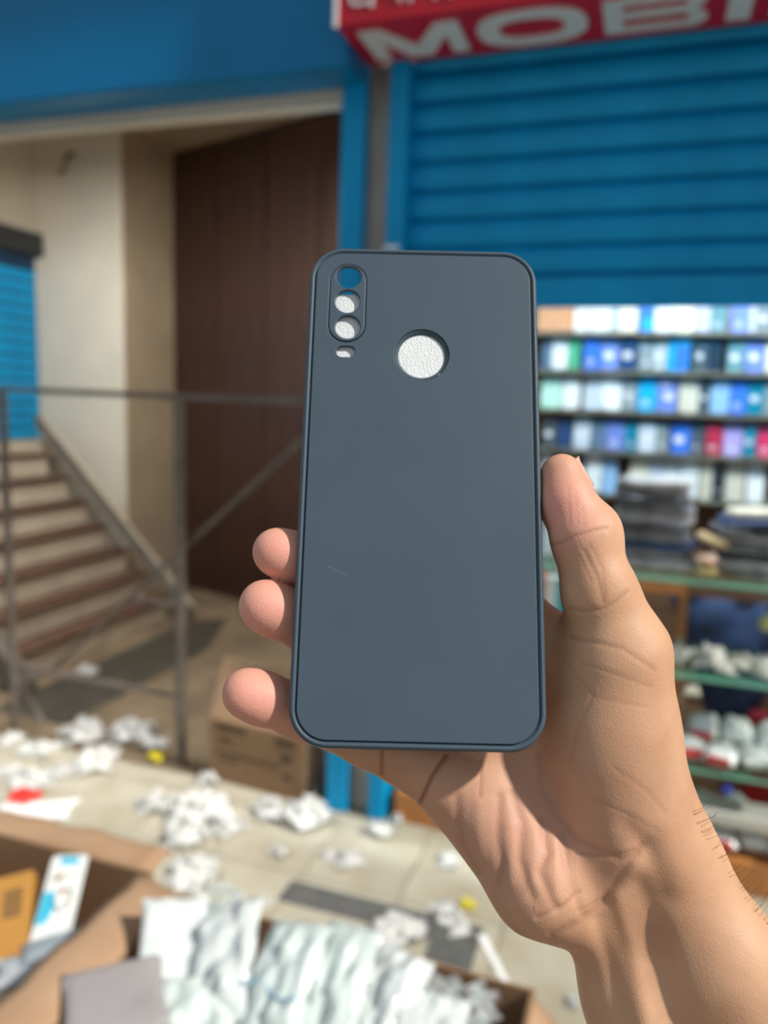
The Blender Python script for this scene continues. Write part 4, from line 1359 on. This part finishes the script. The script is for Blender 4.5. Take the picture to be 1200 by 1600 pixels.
for i, (x, zz, w, h, c, lab) in enumerate(((-0.16, 0.919, 0.09, 0.11, (220, 214, 190), 'cream blister pack beside the thumb knuckle'), (-0.25, 0.919, 0.08, 0.17, (232, 236, 236), 'white pack standing on the counter behind the thumb'))):
    v, f = curve_mesh([rrect(w, h, 0.006, 4, 0, h / 2)], 0.008, 0.002, 1)
    tag(MB().add(v, f).xf(Matrix.Translation((x, 2.52, zz + 0.001)) @ Matrix.Rotation(math.radians(84), 4, 'X')).build('upright_pack', mat('upright_pack_%d' % i, c, 0.35, 0.05, 10), None), lab, 'package')
# striped box under the glass seen between thumb and case
sb = thing('striped_box', (-0.22, 2.46, 0.638), 'red, white and cyan striped box under the counter glass', 'box')
for x0, x1, c, nm in ((-0.30, -0.262, (214, 60, 44), 'red_stripe'), (-0.262, -0.222, (236, 238, 232), 'white_stripe'), (-0.222, -0.13, (40, 176, 190), 'cyan_stripe')):
    MB().box(x0, x1, 2.43, 2.52, 0.638, 0.86).build(nm, mat('stripe_' + nm, c, 0.4, 0.04, 10), sb)

# things on the counter shelves
M_navy = mat('navy_cloth', (40, 54, 84), 0.8, 0.3, 12, 0.4, 40)
v, f = pillow(700, 0.28, 0.50, 0.13, 16, 0.08, 2.2)
nb = MB().add(v, f)
nb.v = [(x * (1.0 + 1.1 * max(0, y) / 0.26 * 0.6 - 0.70 * max(0, -y) / 0.26), y, zz) for x, y, zz in nb.v]
tag(nb.xf(Matrix.Translation((0.355, 2.79, 0.52)) @ Matrix.Rotation(math.radians(90), 4, 'X')).build('cloth_bag', M_navy, None, True), 'dark navy cloth bag behind the counter shelves', 'bag')
fl_ = thing('artificial_flower', (0.44, 2.52, 0.638), 'pale yellow green fabric flower on the upper counter shelf', 'flower')
M_fl = mat('petal_yellow', (206, 206, 136), 0.6, 0.15, 20)
for i in range(9):
    v, f = pillow(720 + i, 0.045, 0.04, 0.02, 8, 0.2)
    a = i * 0.7
    MB().add(v, f).xf(Matrix.Translation((0.44 + 0.045 * math.cos(a), 2.50 + 0.02 * math.sin(a), 0.80 + 0.035 * math.sin(a * 1.7))) @ Matrix.Rotation(a, 4, 'Z') @ Matrix.Rotation(0.9, 4, 'X')).build('petal', M_fl, fl_, True)
MB().tube([(0.44, 2.52, 0.645), (0.442, 2.51, 0.72), (0.44, 2.50, 0.80)], 0.006, 6).build('stem', mat('stem_green', (96, 120, 60), 0.6), fl_, True)
M_b1 = mat('bag_offwhite', (206, 204, 194), 0.45, 0.1, 20, 0.2, 60)
for i, (x, y, s, hh, lab) in enumerate(((0.17, 2.45, 0.10, 0.075, 'greyish clear bag on the upper counter shelf beside the wrist'), (0.245, 2.42, 0.10, 0.085, 'crumpled off-white bag in the middle of the upper counter shelf'),
                                        (0.325, 2.46, 0.09, 0.06, 'small off-white bag before the navy bag'), (0.41, 2.42, 0.12, 0.085, 'white bag at the right of the upper counter shelf'))):
    v, f = crumple(740 + i, s, s * 0.8, hh, 12, 0.8)
    tag(MB().add(v, f).xf(Matrix.Translation((x, y, 0.638))).build('shelf_bag', M_b1, None, True), lab, 'bag')
tub = thing('red_tub', (0.53, 2.69, 0.0), 'red plastic tub with beige label behind the lower shelves', 'tub')
M_tub = mat('red_tub', (150, 28, 40), 0.4, 0.1, 10)
MB().box(0.40, 0.66, 2.67, 2.715, 0.0, 0.43, 0.02).build('tub_body', M_tub, tub)
tbb = bpy.data.objects['tub_body']
MB().box(0.425, 0.60, 2.664, 2.671, 0.31, 0.37, 0.003).build('tub_label', mat('tub_label', (214, 200, 172), 0.6), tbb)
tag(MB().box(0.20, 0.36, 2.89, 2.95, 0.0, 0.36, 0.006).build('kraft_box', M_cardlight, None), 'kraft paper box behind the middle counter shelf', 'box')
v, f = pillow(760, 0.14, 0.06, 0.04, 10, 0.1)
tag(MB().add(v, f).xf(Matrix.Translation((0.28, 2.915, 0.385))).build('cream_packet', mat('cream_packet', (224, 212, 184), 0.5), None, True), 'cream packet lying on the kraft box behind glass', 'packet')
M_rb = mat('red_label', (206, 48, 56), 0.45, 0.1, 20)
WP = [(0.20, 2.40, 'beside the wrist'), (0.29, 2.37, 'second from the wrist'), (0.385, 2.40, 'third from the wrist'), (0.47, 2.36, 'fourth from the wrist'),
      (0.245, 2.48, 'in the back row, nearest the wrist'), (0.34, 2.48, 'in the back row, second from the wrist'), (0.44, 2.48, 'in the back row, third from the wrist')]
for lvl, zz, shn in ((0, 0.357, 'lower glass shelf'), (1, 0.101, 'wooden base')):
    for i, (x, y, wh) in enumerate(WP):
        if lvl == 1 and i > 5:
            continue
        hz_ = 0.055 if i < 4 else 0.10
        r = random.Random(i + 10 * lvl)
        x2 = x + 0.02 * lvl
        v, f = pillow(780 + i + 20 * lvl, 0.095, 0.085, hz_, 10, 0.08, 4)
        MX = Matrix.Translation((x2, y, zz + hz_ * 0.62)) @ Matrix.Rotation(r.uniform(-0.3, 0.3), 4, 'Z')
        o = MB().add(v, f).xf(MX).build('wrapped_packet', M_pk, None, True)
        tag(o, 'white wrapped packet on the %s, %s' % (shn, wh), 'packet', 'white packets on the %s' % shn)
        if i in (0, 1, 3, 4):
            MB().box(-0.035, 0.03, -0.046, -0.036, -0.012, 0.012).xf(MX).build('red_band', M_rb, o)
for i, (x, zz, c, lab) in enumerate(((0.312, 0.30, (30, 70, 190), 'small blue ball among the lower counter goods'), (0.455, 0.24, (206, 70, 50), 'small orange red ball among the lower counter goods'), (0.49, 0.25, (40, 120, 160), 'small teal ball at the lower right of the counter'))):
    bm = bmesh.new()
    bmesh.ops.create_icosphere(bm, subdivisions=2, radius=0.016)
    for vv in bm.verts:
        vv.co.z *= 0.9
    tag(MB().bm(bm).xf(Matrix.Translation((x, 2.345, zz))).build('small_ball', mat('ball_%d' % i, c, 0.35), None, True), lab, 'ball')
tray = MB().box(0.16, 0.70, 2.325, 2.43, 0.195, 0.236, 0.006).build('plastic_tray', mat('tray_grey', (206, 204, 192), 0.4, 0.05, 10), None)
tag(tray, 'pale grey plastic tray below the lower glass shelf', 'tray')
